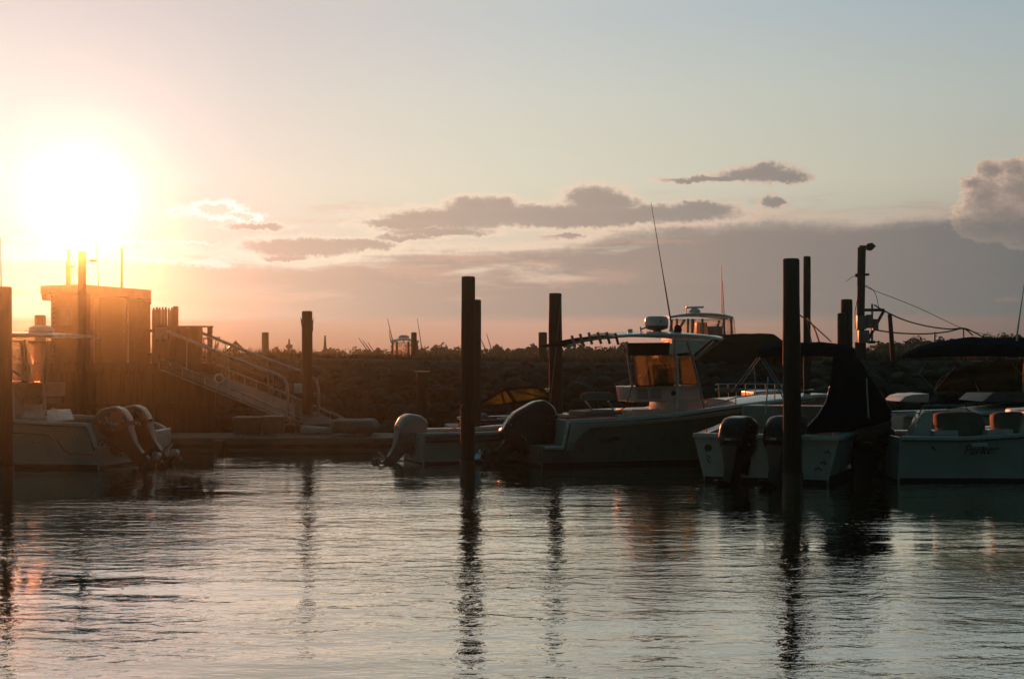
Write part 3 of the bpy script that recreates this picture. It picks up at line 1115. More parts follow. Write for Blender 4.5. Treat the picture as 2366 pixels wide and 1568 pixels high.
# tilted-up white dinghy bow at the end of the ramp
q = P(733, 975, 37.3)
kd = thing('upturned_dinghy', 'small white upturned dinghy hull lying at the foot of the gangway', 'dinghy', (q.x, 37.4, fz))
m = MB()
rings = []
for k in range(13):
    t = k / 12
    wv_ = .26 * (1 - max(0, (t - .35) / .65) ** 2) ** .5 if t > .35 else .26 - .03 * (.35 - t)
    hh = .22 * (1 - .35 * t)
    rings.append([Vector((-.42 + .9 * t, wv_ * cos(a) + .0001, .02 + hh * sin(a) ** .8)) for a in [pi * j / 12 for j in range(13)]])
m.loft(rings, True, False)
m.build('hull', DINGW, kd)
m = MB(); m.tube([(-.40, -.27, .03), (0, -.27, .03), (.3, -.18, .03), (.47, 0, .03), (.3, .18, .03), (0, .27, .03)], .018); m.build('gunwale', GREY, kd)

# inflatable dinghy resting on the float
q = P(816, 985, 36.9)
inf = thing('inflatable_dinghy', 'grey inflatable dinghy with fat rounded tubes resting on the end of the float', 'dinghy', (q.x, 37.1, fz))
TUBE = mat('hypalon', (.19, .185, .18), .55, var=.12, scale=4)
x0, x1 = P(762, 0, 36.9).x - q.x, P(872, 0, 36.9).x - q.x
for yy in (-.35, .35):
    m = MB()
    rr = .20
    pts, rs = [], []
    for k in range(17):
        t = k / 16
        pts.append((x0 + (x1 - x0) * t, yy * (1 if t > .3 else (.35 + .65 * (t / .3))), .22 + (.05 * (1 - t / .4) if t < .4 else 0)))
        rs.append(rr * min(1, (sin(min(1, t * 5 + .12) * pi / 2)) ) * min(1, (sin(min(1, (1 - t) * 7 + .10) * pi / 2))) * (.86 + .14 * t))
    m.tube(pts, rs, 16); m.build('tube', TUBE, inf)
m = MB(); m.box((.1, 0, .12), (.9, .5, .04)); m.box((x1 - .25, 0, .25), (.05, .55, .3)); m.build('floor', GREY, inf)
m = MB(); m.tube([(x0 + .2, -.5, .34), (x0 + .5, -.55, .30), (x0 + .8, -.55, .34), (x1 - .3, -.55, .3)], .012); m.build('grab_line', ROPE, inf)
# ------------------------------------------------------------------ boats
HULLO = mat('olive_hull', (.20, .21, .15), .3, var=.06, scale=1.0, coat=.3)
HULLW = mat('off_white_hull', (.46, .49, .46), .32, var=.07, scale=1.0, coat=.25)
BOTTOM = mat('bottom_paint', (.012, .014, .018), .7, var=.15, scale=4)
INNER = mat('cockpit_liner', (.33, .34, .32), .5, var=.08, scale=2)
RUBM = mat('rub_rail', (.10, .10, .10), .5)
ENG = mat('engine_black', (.009, .012, .014), .30, var=.04, scale=1, spec=.4, coat=.2)
ENGLEG = mat('engine_leg_dark', (.020, .022, .025), .38, var=.15, scale=6)
ENGW = mat('engine_white', (.36, .37, .36), .3, var=.06, scale=3, coat=.3)
ENGLW = mat('engine_leg_pale', (.20, .21, .20), .45, var=.12, scale=6)
STAIN = mat('stainless', (.55, .55, .55), .2, metal=1.0, var=.05, scale=8)
NAVY = mat('navy_canvas', (.004, .016, .034), .95, spec=0, var=.15, scale=5, bump=.006, bscale=12)
BLACKC = mat('black_canvas', (.004, .008, .009), .95, spec=0, var=.15, scale=5, bump=.006, bscale=12)
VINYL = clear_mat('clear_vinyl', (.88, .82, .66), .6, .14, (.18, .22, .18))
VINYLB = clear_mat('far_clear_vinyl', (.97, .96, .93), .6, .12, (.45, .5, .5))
GLASS = clear_mat('windshield_glass', (.60, .62, .36), .6, .15, (.16, .20, .05))
SMOKE = clear_mat('smoked_glass', (.50, .56, .44), .6, .03, (.02, .03, .01))
CUSH = mat('vinyl_cushion', (.17, .19, .17), .85, var=.08, scale=3)
LETTER = mat('hull_lettering', (.035, .035, .035), .5)
LETW = mat('pale_lettering', (.5, .5, .48), .5)
MARK = mat('dark_sticker', (.05, .05, .05), .5)


class Boat:
    def __init__(s, name, label, cat, px, D, psi, group=None):
        """origin: transom centre at the waterline, seen at photo column px and depth D; psi: heading of the bow"""
        s.S = Vector(((px - 1183) / F * D, D, 0))
        s.h = Vector((cos(psi), sin(psi), 0))
        s.p = Vector((-sin(psi), cos(psi), 0))
        s.o = thing(name, label, cat, tuple(s.S), psi, group)

    def L(s, px, py, y=0.0):
        """local point at lateral offset y seen at photo position px, py"""
        k = (px - 1183) / F
        B0 = s.S + s.p * y
        # (B0.x + x hx) = k (B0.y + x hy)
        x = (k * B0.y - B0.x) / (s.h.x - k * s.h.y)
        D = B0.y + x * s.h.y
        return Vector((x, y, CAM_H - (py - HOR) / F * D))

    def X(s, px, y=0.0):
        return s.L(px, 800, y).x

    def LD(s, px, py, D):
        """local point seen at px, py at depth D"""
        q = P(px, py, D) - s.S
        return Vector((q.dot(s.h), q.dot(s.p), q.z))


def make_hull(b, L, B, sheer, draft=.45, chz=(-.02, .38), hull_mat=None, boot=.07, transom_rake=0, deck_from=.62, sole=.28, cap_w=.17,
              notch=None, bow_pow=2.3, nst=40, cap_mat=None, chine_in=.86, rub=True, well=None, bow_x=None, deck=True, capdz=.02):
    """sheer: table x -> z of the gunwale"""
    hm_ = hull_mat or HULLW
    xs = [L * (k / nst) for k in range(nst + 1)]
    if notch:
        xs = sorted(set(xs + list(notch)))

    def hb(x):
        t = x / L
        w_ = B / 2 * (.93 + .07 * min(1, t / .35))
        if t > .42:
            w_ *= max(.012, 1 - ((t - .42) / .58) ** bow_pow)
        return w_

    def ch(x):
        t = x / L
        w_ = hb(x) * (chine_in - .30 * max(0, t - .4) / .6)
        return w_, chz[0] + (chz[1] - chz[0]) * max(0, (t - .45) / .55) ** 1.8

    def keel(x):
        t = x / L
        zs = interp(sheer, x)
        return -draft + (draft + zs * .55) * max(0, (t - .62) / .38) ** 2.6

    side, bott = MB(), MB()
    NS = 9
    for sy in (-1, 1):
        rs, rb = [], []
        for x in xs:
            zs = interp(sheer, x)
            w0 = hb(x); wc, zc = ch(x)
            zc = min(zc, zs - .05)
            t = x / L
            flare = .10 * max(0, t - .3) * B * .5
            ring = []
            for k in range(NS):
                q = k / (NS - 1)
                wy = wc + (w0 - wc) * (q ** (1.0 + .9 * t)) - flare * sin(pi * q) * .5
                ring.append(Vector((x + transom_rake * (zs * (0) + (-(zs) * q) * (1 if x == 0 else 0)), sy * wy, zc + (zs - zc) * q)))
            rs.append(ring)
            kz = keel(x)
            rb.append([Vector((x, sy * wc * q, kz + (min(zc, 9) - kz) * q ** 1.1)) for q in (0, .25, .5, .75, 1.0)])
        side.loft(rs, False, False)
        bott.loft(rb, False, False)
    # below boot line painted by its own strip proud of the side
    hull = side.build('hull', hm_, b.o)
    bott.build('bottom', BOTTOM, hull)
    bs = MB()
    for sy in (-1, 1):
        rs = []
        for x in xs:
            wc, zc = ch(x); w0 = hb(x); zs = interp(sheer, x)
            t = x / L
            ring = []
            for q0 in (-.5, boot):
                q = max(0, (q0 - zc) / (zs - zc)) if q0 > zc else 0
                wy = wc + (w0 - wc) * (q ** (1.0 + .9 * t)) + .006
                ring.append(Vector((x, sy * wy, max(q0, min(zc, boot) - .25) if q0 < 0 else max(q0, zc + .02 if zc > boot - .02 else q0))))
            rs.append(ring)
        bs.loft(rs, False, False)
    bs.build('boot_stripe', BOTTOM, hull)
    # transom
    tm = MB()
    zs0 = interp(sheer, 0)
    wtop = well[1] if well else zs0
    wc, zc = ch(0)
    w0 = hb(0)
    pts = [(-w0, zs0), (-wc, zc), (0, -draft), (wc, zc), (w0, zs0)]
    if well:
        ww, wz = well
        pts += [(ww, zs0), (ww * .8, wz), (-ww * .8, wz), (-ww, zs0)]
    tm.prism(pts, 'x', -.035, .035)
    tm.build('transom', hm_, b.o)
    tb = MB()
    tb.prism([(-wc * 1.0, boot * .6), (-wc, zc), (0, -draft - .01), (wc, zc), (wc * 1.0, boot * .6)], 'x', -.042, -.030)
    tb.build('boot_stripe', BOTTOM, hull)
    # gunwale cap and liner
    cap = MB()
    lin_ = MB()
    xe = [x for x in xs if x <= L * deck_from + 1e-6]
    for sy in (-1, 1):
        rs, rl = [], []
        for x in xs:
            zs = interp(sheer, x); w0 = hb(x)
            wi = max(.004, w0 - cap_w)
            rs.append([Vector((x, sy * (w0 + .02), zs - .05)), Vector((x, sy * (w0 + .025), zs + .01)), Vector((x, sy * (w0 - .01), zs + capdz + .012)), Vector((x, sy * wi, zs + capdz)), Vector((x, sy * wi, zs - .05))])
        for x in xe:
            zs = interp(sheer, x); w0 = hb(x); wi = max(.01, w0 - cap_w + .01)
            rl.append([Vector((x + .03, sy * wi, zs - .02)), Vector((x + .03, sy * wi * .97, min(sole, zs - .03)))])
        cap.loft(rs, True, True)
        lin_.loft(rl, False, False)
    cap.build('gunwale', cap_mat or WHITE, b.o)
    # sole
    rl = []
    for x in xe:
        w0 = hb(x)
        rl.append([Vector((x + .03, -w0 + cap_w * .8, min(sole, interp(sheer, x) - .03))), Vector((x + .03, w0 - cap_w * .8, min(sole, interp(sheer, x) - .03)))])
    lin_.loft(rl, False, False)
    lin_.build('cockpit', INNER, b.o)
    if deck:
        dk = MB()
        rs = []
        for x in xs:
            if x >= L * deck_from - 1e-6:
                w0 = hb(x); zs = interp(sheer, x)
                cr = .10 * (w0 / B * 2)
                rs.append([Vector((x, w0 * .97 * q, zs + capdz + .005 + cr * (1 - q * q))) for q in (-1, -.6, -.25, 0, .25, .6, 1)])
        dk.loft(rs, False, False)
        # bulkhead under the deck edge
        x = rs[0][0].x; w0 = hb(x); zs = interp(sheer, x)
        dk.add([(x, -w0 + .05, sole), (x, w0 - .05, sole), (x, w0 - .05, zs + .03), (x, 0, zs + .12), (x, -w0 + .05, zs + .03)], [(0, 1, 2, 3, 4)])
        dk.build('foredeck', cap_mat or WHITE, b.o)
    if rub:
        rr = MB()
        for sy in (-1, 1):
            rr.tube([Vector((x, sy * (hb(x) + .02), interp(sheer, x) - .055)) for x in xs], .022, 6)
        rr.build('rub_rail', RUBM, b.o)
    b.hb = hb
    b.ch = ch
    b.sheer = sheer
    b.keel = keel
    return hull


def pillow(m, poly, y0, half, n=9, p=2.6, flat=.0):
    """rounded solid with side outline poly (x,z), thickness 2*half about y0"""
    cx = sum(q[0] for q in poly) / len(poly); cz = sum(q[1] for q in poly) / len(poly)
    # densify and soften the outline
    pts = poly
    for _ in range(2):
        q = []  # corner cutting
        for i in range(len(pts)):
            a, b_ = pts[i], pts[(i + 1) % len(pts)]
            q.append((a[0] * .84 + b_[0] * .16, a[1] * .84 + b_[1] * .16)); q.append((a[0] * .16 + b_[0] * .84, a[1] * .16 + b_[1] * .84))
        pts = q
    rings = []
    for k in range(n):
        u = -1 + 2 * k / (n - 1)
        u = sin(u * pi / 2)
        sc_ = (1 - abs(u) ** 4.5 * .99) ** (1 / 2.2)
        rings.append([Vector((cx + (x - cx) * (.55 + .45 * sc_), y0 + half * u, cz + (z - cz) * (.62 + .38 * sc_))) for x, z in pts])
    return m.loft(rings, True, True)


COWL = [(-.06, .04), (-.01, .30), (-.05, .60), (-.16, .73), (-.40, .72), (-.66, .58), (-.74, .40), (-.70, .12), (-.56, .0), (-.3, -.02)]


def outboard(b, y, top, scale=1.0, tilt=0.0, x=0.0, dark=True, cowl=None, steer=0.0, text=None, pad=0.0):
    """outboard motor hung on the transom; top: height of the transom where its clamp sits"""
    M = Matrix.Translation((x - .03, y, top)) @ Matrix.Rotation(steer, 4, 'Z') @ Matrix.Rotation(tilt, 4, 'Y') @ Matrix.Scale(scale, 4)
    ms = (ENG, ENGLEG) if dark else (ENGW, ENGLW)

    def fin(m, name, mt, parent, **kw):
        m.v = [tuple(M @ Vector(q)) for q in m.v]
        return m.build(name, mt, parent, **kw)
    m = MB()
    # swivel bracket, mid section, plate and gearcase
    m.loft([[Vector((x_, y_, z_)) for x_, y_ in ((x0, -w_), (x1, -w_), (x1, w_), (x0, w_))] for z_, x0, x1, w_ in
            ((.05, -.62, -.08, .17), (-.08, -.56, -.10, .14), (-.32, -.46, -.14, .095), (-.58, -.44, -.16, .075), (-.64, -.46, -.14, .07))])
    m.loft([[Vector((x_, y_, -.66 + z_)) for x_, y_ in ((-.72, -.03), (-.66, -.13), (-.3, -.15), (-.08, -.07), (-.08, .07), (-.3, .15), (-.66, .13), (-.72, .03))] for z_ in (0, .022)])
    m.loft([[Vector((x_, y_, z_)) for x_, y_ in ((x0, -w_), (x1 - .05, -w_), (x1, 0), (x1 - .05, w_), (x0, w_))] for z_, x0, x1, w_ in ((-.65, -.46, -.14, .05), (-.80, -.46, -.16, .045), (-.95, -.42, -.18, .03))])
    m.lathe([(.012, -.02), (.05, -.07), (.085, -.16), (.095, -.28), (.09, -.42), (.075, -.56), (.06, -.60)], c=(0, 0, -.88), n=14, axis='x')
    m.prism([(-.14, -.92), (-.44, -.92), (-.48, -1.13), (-.40, -1.15), (-.22, -1.02)], 'y', -.012, .012)
    leg = fin(m, 'outboard_leg', ms[1], b.o, bevel=.008)
    m = MB()
    pillow(m, cowl or COWL, 0, .26, n=11)
    fin(m, 'cowling', ms[0], leg)
    # seam between the cowl and its lower pan, pull latch
    m = MB()
    pl_ = cowl or COWL
    zmn = min(q[1] for q in pl_); zmx = max(q[1] for q in pl_); zs_ = zmn + .24 * (zmx - zmn)
    def edge_x(z, side):
        xs_ = []
        for i in range(len(pl_)):
            a_, b_ = pl_[i], pl_[(i + 1) % len(pl_)]
            if (a_[1] - z) * (b_[1] - z) < 0:
                xs_.append(a_[0] + (b_[0] - a_[0]) * (z - a_[1]) / (b_[1] - a_[1]))
        return (min(xs_) if side < 0 else max(xs_)) if xs_ else 0
    xl_, xr_ = edge_x(zs_, -1), edge_x(zs_, 1)
    for sy in (-1, 1):
        m.tube([(xl_ + .05, sy * .225, zs_), ((xl_ + xr_) / 2, sy * .262, zs_ + .01), (xr_ - .06, sy * .225, zs_ + .03)], .008, 5)
    m.box((xl_ + .03, 0, zs_ - .02), (.05, .12, .05))
    fin(m, 'cowl_seam', LETW if dark else RUBM, leg)
    m = MB()
    m.tube([(.0, .06, .18), (.14, .10, .26), (.3, .12, .12), (.42, .14, -.02)], .022, 6)
    m.tube([(.0, -.04, .14), (.16, -.02, .20), (.3, 0, .06), (.4, 0, -.05)], .016, 6)
    fin(m, 'control_cable', BLACKR, leg)
    m = MB()
    m.box((-.02, 0, -.08), (.14, .22, .34)); m.box((.04, .11, -.1), (.05, .03, .36)); m.box((.04, -.11, -.1), (.05, .03, .36))
    fin(m, 'clamp_bracket', ms[1], leg, bevel=.01)
    m = MB()
    m.lathe([(.055, -.59), (.05, -.68), (.03, -.72), (.005, -.73)], c=(0, 0, -.88), n=12, axis='x')
    for k in range(3):
        a0 = 2 * pi * k / 3 + .4
        vs_ = []
        for (r_, da, dx_) in ((.04, -.35, -.60), (.17, -.55, -.585), (.20, 0, -.635), (.17, .40, -.69), (.04, .35, -.69)):
            vs_.append((dx_, r_ * cos(a0 + da), -.88 + r_ * sin(a0 + da)))
        vs2 = [(v[0] - .008, v[1], v[2]) for v in vs_]
        m.add(vs_ + vs2, [(0, 1, 2, 3, 4), (9, 8, 7, 6, 5)] + [(i, i + 5, (i + 1) % 5 + 5, (i + 1) % 5) for i in range(5)])
    fin(m, 'propeller', STAIN if dark else ENGLW, leg)
    return leg


def lettering(b, text, p0, size, name, mt, rot, extrude=.004, shear=0.0, parent=None, spacing=1.0, sx=1.0):
    cu = bpy.data.curves.new(name, 'FONT')
    cu.body = text
    cu.size = size
    cu.extrude = extrude
    cu.shear = shear
    cu.space_character = spacing
    t = bpy.data.objects.new(name, cu)
    COL.objects.link(t)
    dg = bpy.context.evaluated_depsgraph_get()
    me = bpy.data.meshes.new_from_object(t.evaluated_get(dg))
    bpy.data.objects.remove(t)
    me.materials.clear()
    me.materials.append(mt)
    o = bpy.data.objects.new(name, me)
    COL.objects.link(o)
    o.parent = parent or b.o
    o.location = p0
    o.rotation_euler = rot
    o.scale = (sx, 1, 1)
    return o


def tubes(b, name, segs, r, mt, parent=None, n=8):
    if name.endswith(('rail', 'ladder', 'bracket', 'wheel')) or len(segs) == 1:
        m = MB()
        for s_ in segs:
            m.tube(s_, r, n)
        return m.build(name, mt, parent or b.o)
    for s_ in segs:
        m = MB()
        m.tube(s_, r, n)
        o = m.build(name, mt, parent or b.o)
    return o


def sheet(b, name, pts, mt, parent=None, th=.008, nu=1, bulge=0.0, bdir=Vector((0, 0, 1))):
    """quad sheet p00 p10 p11 p01 subdivided with a slight bulge"""
    m = MB()
    n = 8
    vs = []
    for j in range(n + 1):
        for i in range(n + 1):
            u, v = i / n, j / n
            p = pts[0] * (1 - u) * (1 - v) + pts[1] * u * (1 - v) + pts[2] * u * v + pts[3] * (1 - u) * v
            p = p + bdir * (bulge * sin(pi * u) * sin(pi * v))
            vs.append(p)
    fs = []
    for j in range(n):
        for i in range(n):
            a = j * (n + 1) + i
            fs.append((a, a + 1, a + n + 2, a + n + 1))
    m.add(vs, fs)
    return m.build(name, mt, parent or b.o, solid=th)
# ================================================================== hardtop centre console boat (middle right)
b = Boat('centre_console_boat', 'olive-hulled hardtop fishing boat with radar, rod holders and amber-lit curtains', 'boat', 1219, 32.4, radians(18))
Bm = 2.55
nh = -Bm / 2
tabp = [(1262, 1034), (1307, 1034), (1313, 1004), (1319, 972), (1430, 967), (1560, 957), (1655, 943), (1740, 933), (1820, 925), (1935, 916)]
tab = [(b.L(px, py, nh).x, b.L(px, py, nh).z) for px, py in tabp]
tab[0] = (0.0, tab[0][1])
make_hull(b, 7.9, Bm, tab, hull_mat=HULLO, boot=.10, notch=[t[0] for t in tab[1:4]], deck_from=.60, sole=.35, cap_w=.2)
NX = tab[3][0]
m = MB()
m.add([(NX + .02, -1.17, .36), (NX + .02, 1.17, .36), (NX + .02, 1.17, tab[3][1]), (NX + .02, -1.17, tab[3][1]),
       (NX + .14, -1.17, .36), (NX + .14, 1.17, .36), (NX + .14, 1.17, tab[3][1]), (NX + .14, -1.17, tab[3][1])],
      [(0, 1, 2, 3), (7, 6, 5, 4), (3, 2, 6, 7), (0, 3, 7, 4), (1, 5, 6, 2)])
m.box((NX / 2 + .02, 0, tab[0][1] - .02), (NX + .04, 2.2, .05))
m.build('stern_bulkhead', INNER, b.o, bevel=.01)


def side_y(bb, x, z, zs):
    w0 = bb.hb(x); wc, zc = bb.ch(x)
    q = max(0, min(1.05, (z - zc) / max(.1, zs - zc))); t = x / 7.9
    return wc + (w0 - wc) * q ** (1 + .9 * t)


sw = [((1250, 1032), (1262, 1047)), ((1275, 1032), (1280, 1049)), ((1298, 1032), (1304, 1048)), ((1306, 1024), (1322, 1040)), ((1310, 1010), (1336, 1020)), ((1315, 990), (1350, 1001)),
      ((1320, 974), (1366, 988.5)), ((1400, 970), (1400, 986)), ((1462, 966.5), (1462, 981)), ((1560, 959), (1560, 972)), ((1655, 945), (1655, 962)), ((1740, 935), (1740, 950)), ((1820, 927), (1820, 939)), ((1925, 918), (1925, 928))]
for sy in (-1, 1):
    m = MB()
    ri = []
    for (u, l) in sw:
        a = b.L(u[0], u[1], nh); c = b.L(l[0], l[1], nh)
        ring = []
        for k in range(4):
            q = a + (c - a) * (k / 3)
            q.x = max(q.x, .005)
            zs = interp(tab[3:], q.x)
            ring.append(Vector((q.x, sy * (side_y(b, q.x, q.z, zs) + .045 - .02 * (k == 3)), q.z)))
        ring.append(Vector((ring[-1].x, sy * (abs(ring[-1].y) - .06), ring[-1].z)))
        ri.append(ring)
    m.loft(ri, False, False)
    m.build('deck_moulding', WHITE, b.o, solid=.01)
# name on the hull side, and its small number
q = b.L(1389, 1023, nh); yy = -(side_y(b, q.x, q.z, 1.1) + .012)
lettering(b, 'SAILFISH', (q.x, yy - .012, q.z), .150, 'hull_lettering', LETTER, (radians(90), radians(-4), 0), shear=.25, sx=1.0, spacing=1.05)
m = MB()
q2 = b.L(1424, 1014, nh)
m.prism([(q2.x - .16, q2.z - .09), (q2.x - .04, q2.z - .03), (q2.x + .10, q2.z - .03), (q2.x + .20, q2.z + .05), (q2.x + .03, q2.z + .12), (q2.x - .05, q2.z + .05)], 'y', yy - .022, yy - .012)
m.build('fish_emblem', LETTER, b.o)
q = b.L(1366, 1006, nh)
lettering(b, '2360', (q.x, yy - .02, q.z), .06, 'hull_number', LETTER, (radians(90), radians(-4), 0))
q = b.L(1337, 992 + 35, nh)

# outboard: own cowl shape
TZ = tab[0][1] - .02
c_poly = [(1152, 1000), (1168, 975), (1186, 952), (1232, 926), (1256, 923), (1276, 938), (1286, 962), (1283, 1006), (1268, 1030), (1232, 1046), (1212, 1052), (1185, 1040)]
cp = [b.L(px, py, 0) for px, py in c_poly]
TL = radians(46)
cp = [((q.x + .03) * cos(TL) - (q.z - TZ) * sin(TL), (q.x + .03) * sin(TL) + (q.z - TZ) * cos(TL)) for q in cp]
leg = outboard(b, 0, TZ, scale=1.0, tilt=TL, cowl=cp, x=0.0)
m = MB(); q0 = b.L(1176, 966, -.20); q1 = b.L(1163, 990, -.20)
m.tube([q0, q1], .012, 6)
m.build('cowl_trim', mat('chrome_trim', (.7, .68, .62), .15, metal=1.0), leg)
q = b.L(1262, 1020, -.275)
# swim ladder and trim tabs
tubes(b, 'swim_ladder', [[(-.05, .75, .5), (-.12, .75, .3), (-.12, .75, -.1)], [(-.05, 1.0, .5), (-.12, 1.0, .3), (-.12, 1.0, -.1)], [(-.12, .75, .25), (-.12, 1.0, .25)], [(-.12, .75, .05), (-.12, 1.0, .05)]], .014, STAIN)

# console with its seat recess
yc = -.50


def poly_block(bb, name, pts, y0, y1, mt, bevel=.03, parent=None):
    pl = [bb.L(px, py, y0) for px, py in pts]
    m = MB()
    m.prism([(q.x, q.z) for q in pl], 'y', y0, y1)
    return m.build(name, mt, parent or bb.o, bevel=bevel, seg=3)


con = poly_block(b, 'console', [(1460, 893), (1614, 890), (1620, 925), (1466, 929)], yc, -yc, WHITE)
poly_block(b, 'console_base', [(1540, 924), (1619, 924), (1628, 962), (1536, 966)], yc + .01, -yc - .01, WHITE)
poly_block(b, 'cooler_seat', [(1461, 946), (1528, 944), (1532, 968), (1461, 970)], yc, -yc, WHITE)
poly_block(b, 'console_hatch', [(1472, 899), (1496, 898), (1498, 922), (1474, 923)], yc - .012, yc - .002, INNER, bevel=.008, parent=con)
poly_block(b, 'console_hatch', [(1504, 898), (1527, 897), (1529, 921), (1506, 922)], yc - .012, yc - .002, INNER, bevel=.008, parent=con)
q = b.L(1556, 908, yc - .01)
m = MB(); m.lathe([(.055, -.02), (.06, 0), (.03, .01)], c=tuple(q), n=16, axis='y'); m.build('porthole', MARK, con)
# wheel and seat inside
q = b.L(1478, 885, 0)
m = MB()
rings = []
for k in range(20):
    a = 2 * pi * k / 20
    rings.append([Vector((q.x + .012 * cos(t) + .08 * sin(a) * .4, .19 * cos(a) + .012 * cos(a) * cos(t), q.z + .19 * sin(a) + .012 * sin(t))) for t in [2 * pi * j / 6 for j in range(6)]])
rings.append(rings[0])
m.loft(rings, False, True)
m.build('steering_wheel', STAIN, con)
m = MB(); q = b.L(1545, 885, -.1); pillow(m, [(q.x - .18, q.z - .2), (q.x + .02, q.z - .2), (q.x + .1, q.z + .02), (q.x - .15, q.z + .05)], 0, .3); m.build('dash_pod', BLACKC, con)

# hardtop with its frame
zt = b.L(1550, 779, 0).z
xa, xb_ = b.L(1426, 779, -.9).x, b.L(1677, 781, -.5).x
m = MB()
rings = []
for k in range(17):
    t = k / 16
    x = xa + (xb_ - xa) * t
    wv_ = .98 * (1 - max(0, (t - .55) / .45) ** 2.6 * .62)
    zc_ = zt + .06 * sin(pi * min(1, t * 1.05)) - .05 * t
    rings.append([Vector((x, wv_ * q, zc_ + .05 * (1 - q * q) + dz_)) for q, dz_ in ((-1, .0), (-.97, .035), (-.6, .045), (0, .05), (.6, .045), (.97, .035), (1, 0), (.97, -.03), (.6, -.025), (0, -.02), (-.6, -.025), (-.97, -.03))])
m.loft(rings)
top = m.build('hardtop', WHITE, b.o)
# dark aft shade panel and rocket launchers
m = MB()
rings = []
for k in range(9):
    t = k / 8
    px = 1426 - (1426 - 1306) * t
    z = b.L(px, interp([(1306, 801), (1345, 791), (1380, 785), (1426, 781)], px), -.85).z
    x = b.L(px, 780, -.85).x
    w_ = .92 - .05 * t
    rings.append([Vector((x, w_ * q, z + .04 * (1 - q * q) + dz_)) for q, dz_ in ((-1, 0), (-1, .03), (-.5, .035), (0, .035), (.5, .035), (1, .03), (1, 0), (.5, -.03), (0, -.035), (-.5, -.03))])
m.loft(rings)
m.build('aft_shade', BLACKC, top)
for i, (px, pt) in enumerate([(1324, 775), (1343, 771), (1363, 768), (1384, 767), (1404, 767), (1424, 769)]):
    yv = -.86 + .0 * i
    a = b.L(px - 3, pt, yv); c = b.L(px + 5, pt + 27, yv)
    m = MB(); m.tube([a, a + (c - a) * .1, c], [.036, .031, .031], 10)
    m.build('rod_holder', ALU, top)
tubes(b, 'launcher_rail', [[b.L(1306, 800, -.86), b.L(1345, 788, -.88), b.L(1424, 778, -.9)], [b.L(1302, 802, -.86), b.L(1326, 799, -.88)]], .018, ALU, top)
q = b.L(1302, 802, -.86)
# radar dome
q = b.L(1517, 757, .1)
R_ = .275
m = MB(); m.lathe([(R_ * .3, -.012), (R_ * .92, -.02), (R_, .03), (R_ * 1.02, .13), (R_ * .98, .21), (R_ * .85, .245), (.02, .255)], c=(q.x, q.y, q.z + .02), n=28)
rd = m.build('radar_dome', WHITE, top)
m = MB(); m.lathe([(R_ * .5, -.06), (R_ * .93, -.02), (R_ * .99, .02), (R_ * 1.0, .045), (R_ * .8, .05)], c=(q.x, q.y, q.z), n=28); m.build('dome_base', MARK, rd)
m = MB(); m.loft([[Vector((q.x + a_ * w_, q.y + c_ * w_, z_)) for a_, c_ in ((-1, -1), (1, -1), (1, 1), (-1, 1))] for z_, w_ in ((zt + .03, .12), (zt + .10, .10), (q.z - .03, .075))]); m.build('radar_mount', WHITE, rd, bevel=.01)
m = MB(); m.lathe([(.02, -.003), (.02, .003)], c=(q.x - .02, q.y - R_ * 1.02 - .003, q.z + .15), n=10, axis='y'); m.build('emblem', MARK, rd)
# horn, floodlight, nav light
q = b.L(1456, 767, -.3)
m = MB(); m.lathe([(.03, -.10), (.03, -.02), (.055, 0), (.06, .06), (.03, .075)], c=tuple(q), n=14); m.build('nav_light', WHITE, top)
q = b.L(1488, 768, -.4)
tubes(b, 'light_bracket', [[q + Vector((-.09, 0, .13)), q + Vector((-.06, 0, -.08))], [q + Vector((-.06, 0, 0)), q + Vector((.28, 0, -.02))], [q + Vector((-.06, 0, .08)), q + Vector((.1, 0, .13))]], .018, ALU, top)
q = b.L(1566, 762, -.4)
m = MB(); pillow(m, [(q.x - .09, q.z - .13), (q.x + .05, q.z - .13), (q.x + .09, q.z + .02), (q.x + .03, q.z + .12), (q.x - .06, q.z + .10)], q.y, .08); m.build('spotlight', BLACKC, top)
q = b.L(1556, 778, -.6); e = b.L(1504, 467, -.6)
m = MB(); m.tube([q, q + (e - q) * .3, q + (e - q) * .5 + Vector((-.0, 0, 0)), q + (e - q) * .8, e], [.022, .017, .011, .008, .005], 8)
m.build('whip_antenna', mat('antenna_fibre', (.10, .09, .08), .5), top)
m = MB(); m.tube([q + Vector((0, 0, -.05)), q + (e - q) * .05], .035, 8); m.build('antenna_base', STAIN, top)
# frame legs
xs_leg = dict()
segs = []
for sy in (-.62, .62):
    segs.append([b.L(1588, 789, sy), b.L(1606, 850, sy), b.L(1628, 945, sy)])
    segs.append([b.L(1448, 789, sy), b.L(1450, 820, sy), b.L(1461, 895, sy)])
segs.append([b.L(1588, 795, -.62), b.L(1588, 795, .62)])
segs.append([b.L(1603, 830, -.62), b.L(1588, 795, -.62)])
tubes(b, 'hardtop_leg', segs, .028, ALU, n=10)
tubes(b, 'hardtop_post', [[b.L(1558, 786, -.66), b.L(1566, 870, -.66), b.L(1564, 953, -.66)]], .036, WHITE, n=10)
tubes(b, 'hardtop_brace', [[b.L(1665, 786, -.5), b.L(1600, 834, -.6)], [b.L(1650, 788, .5), b.L(1600, 834, .6)], [b.L(1590, 818, -.63), b.L(1600, 818, .6)]], .022, ALU)
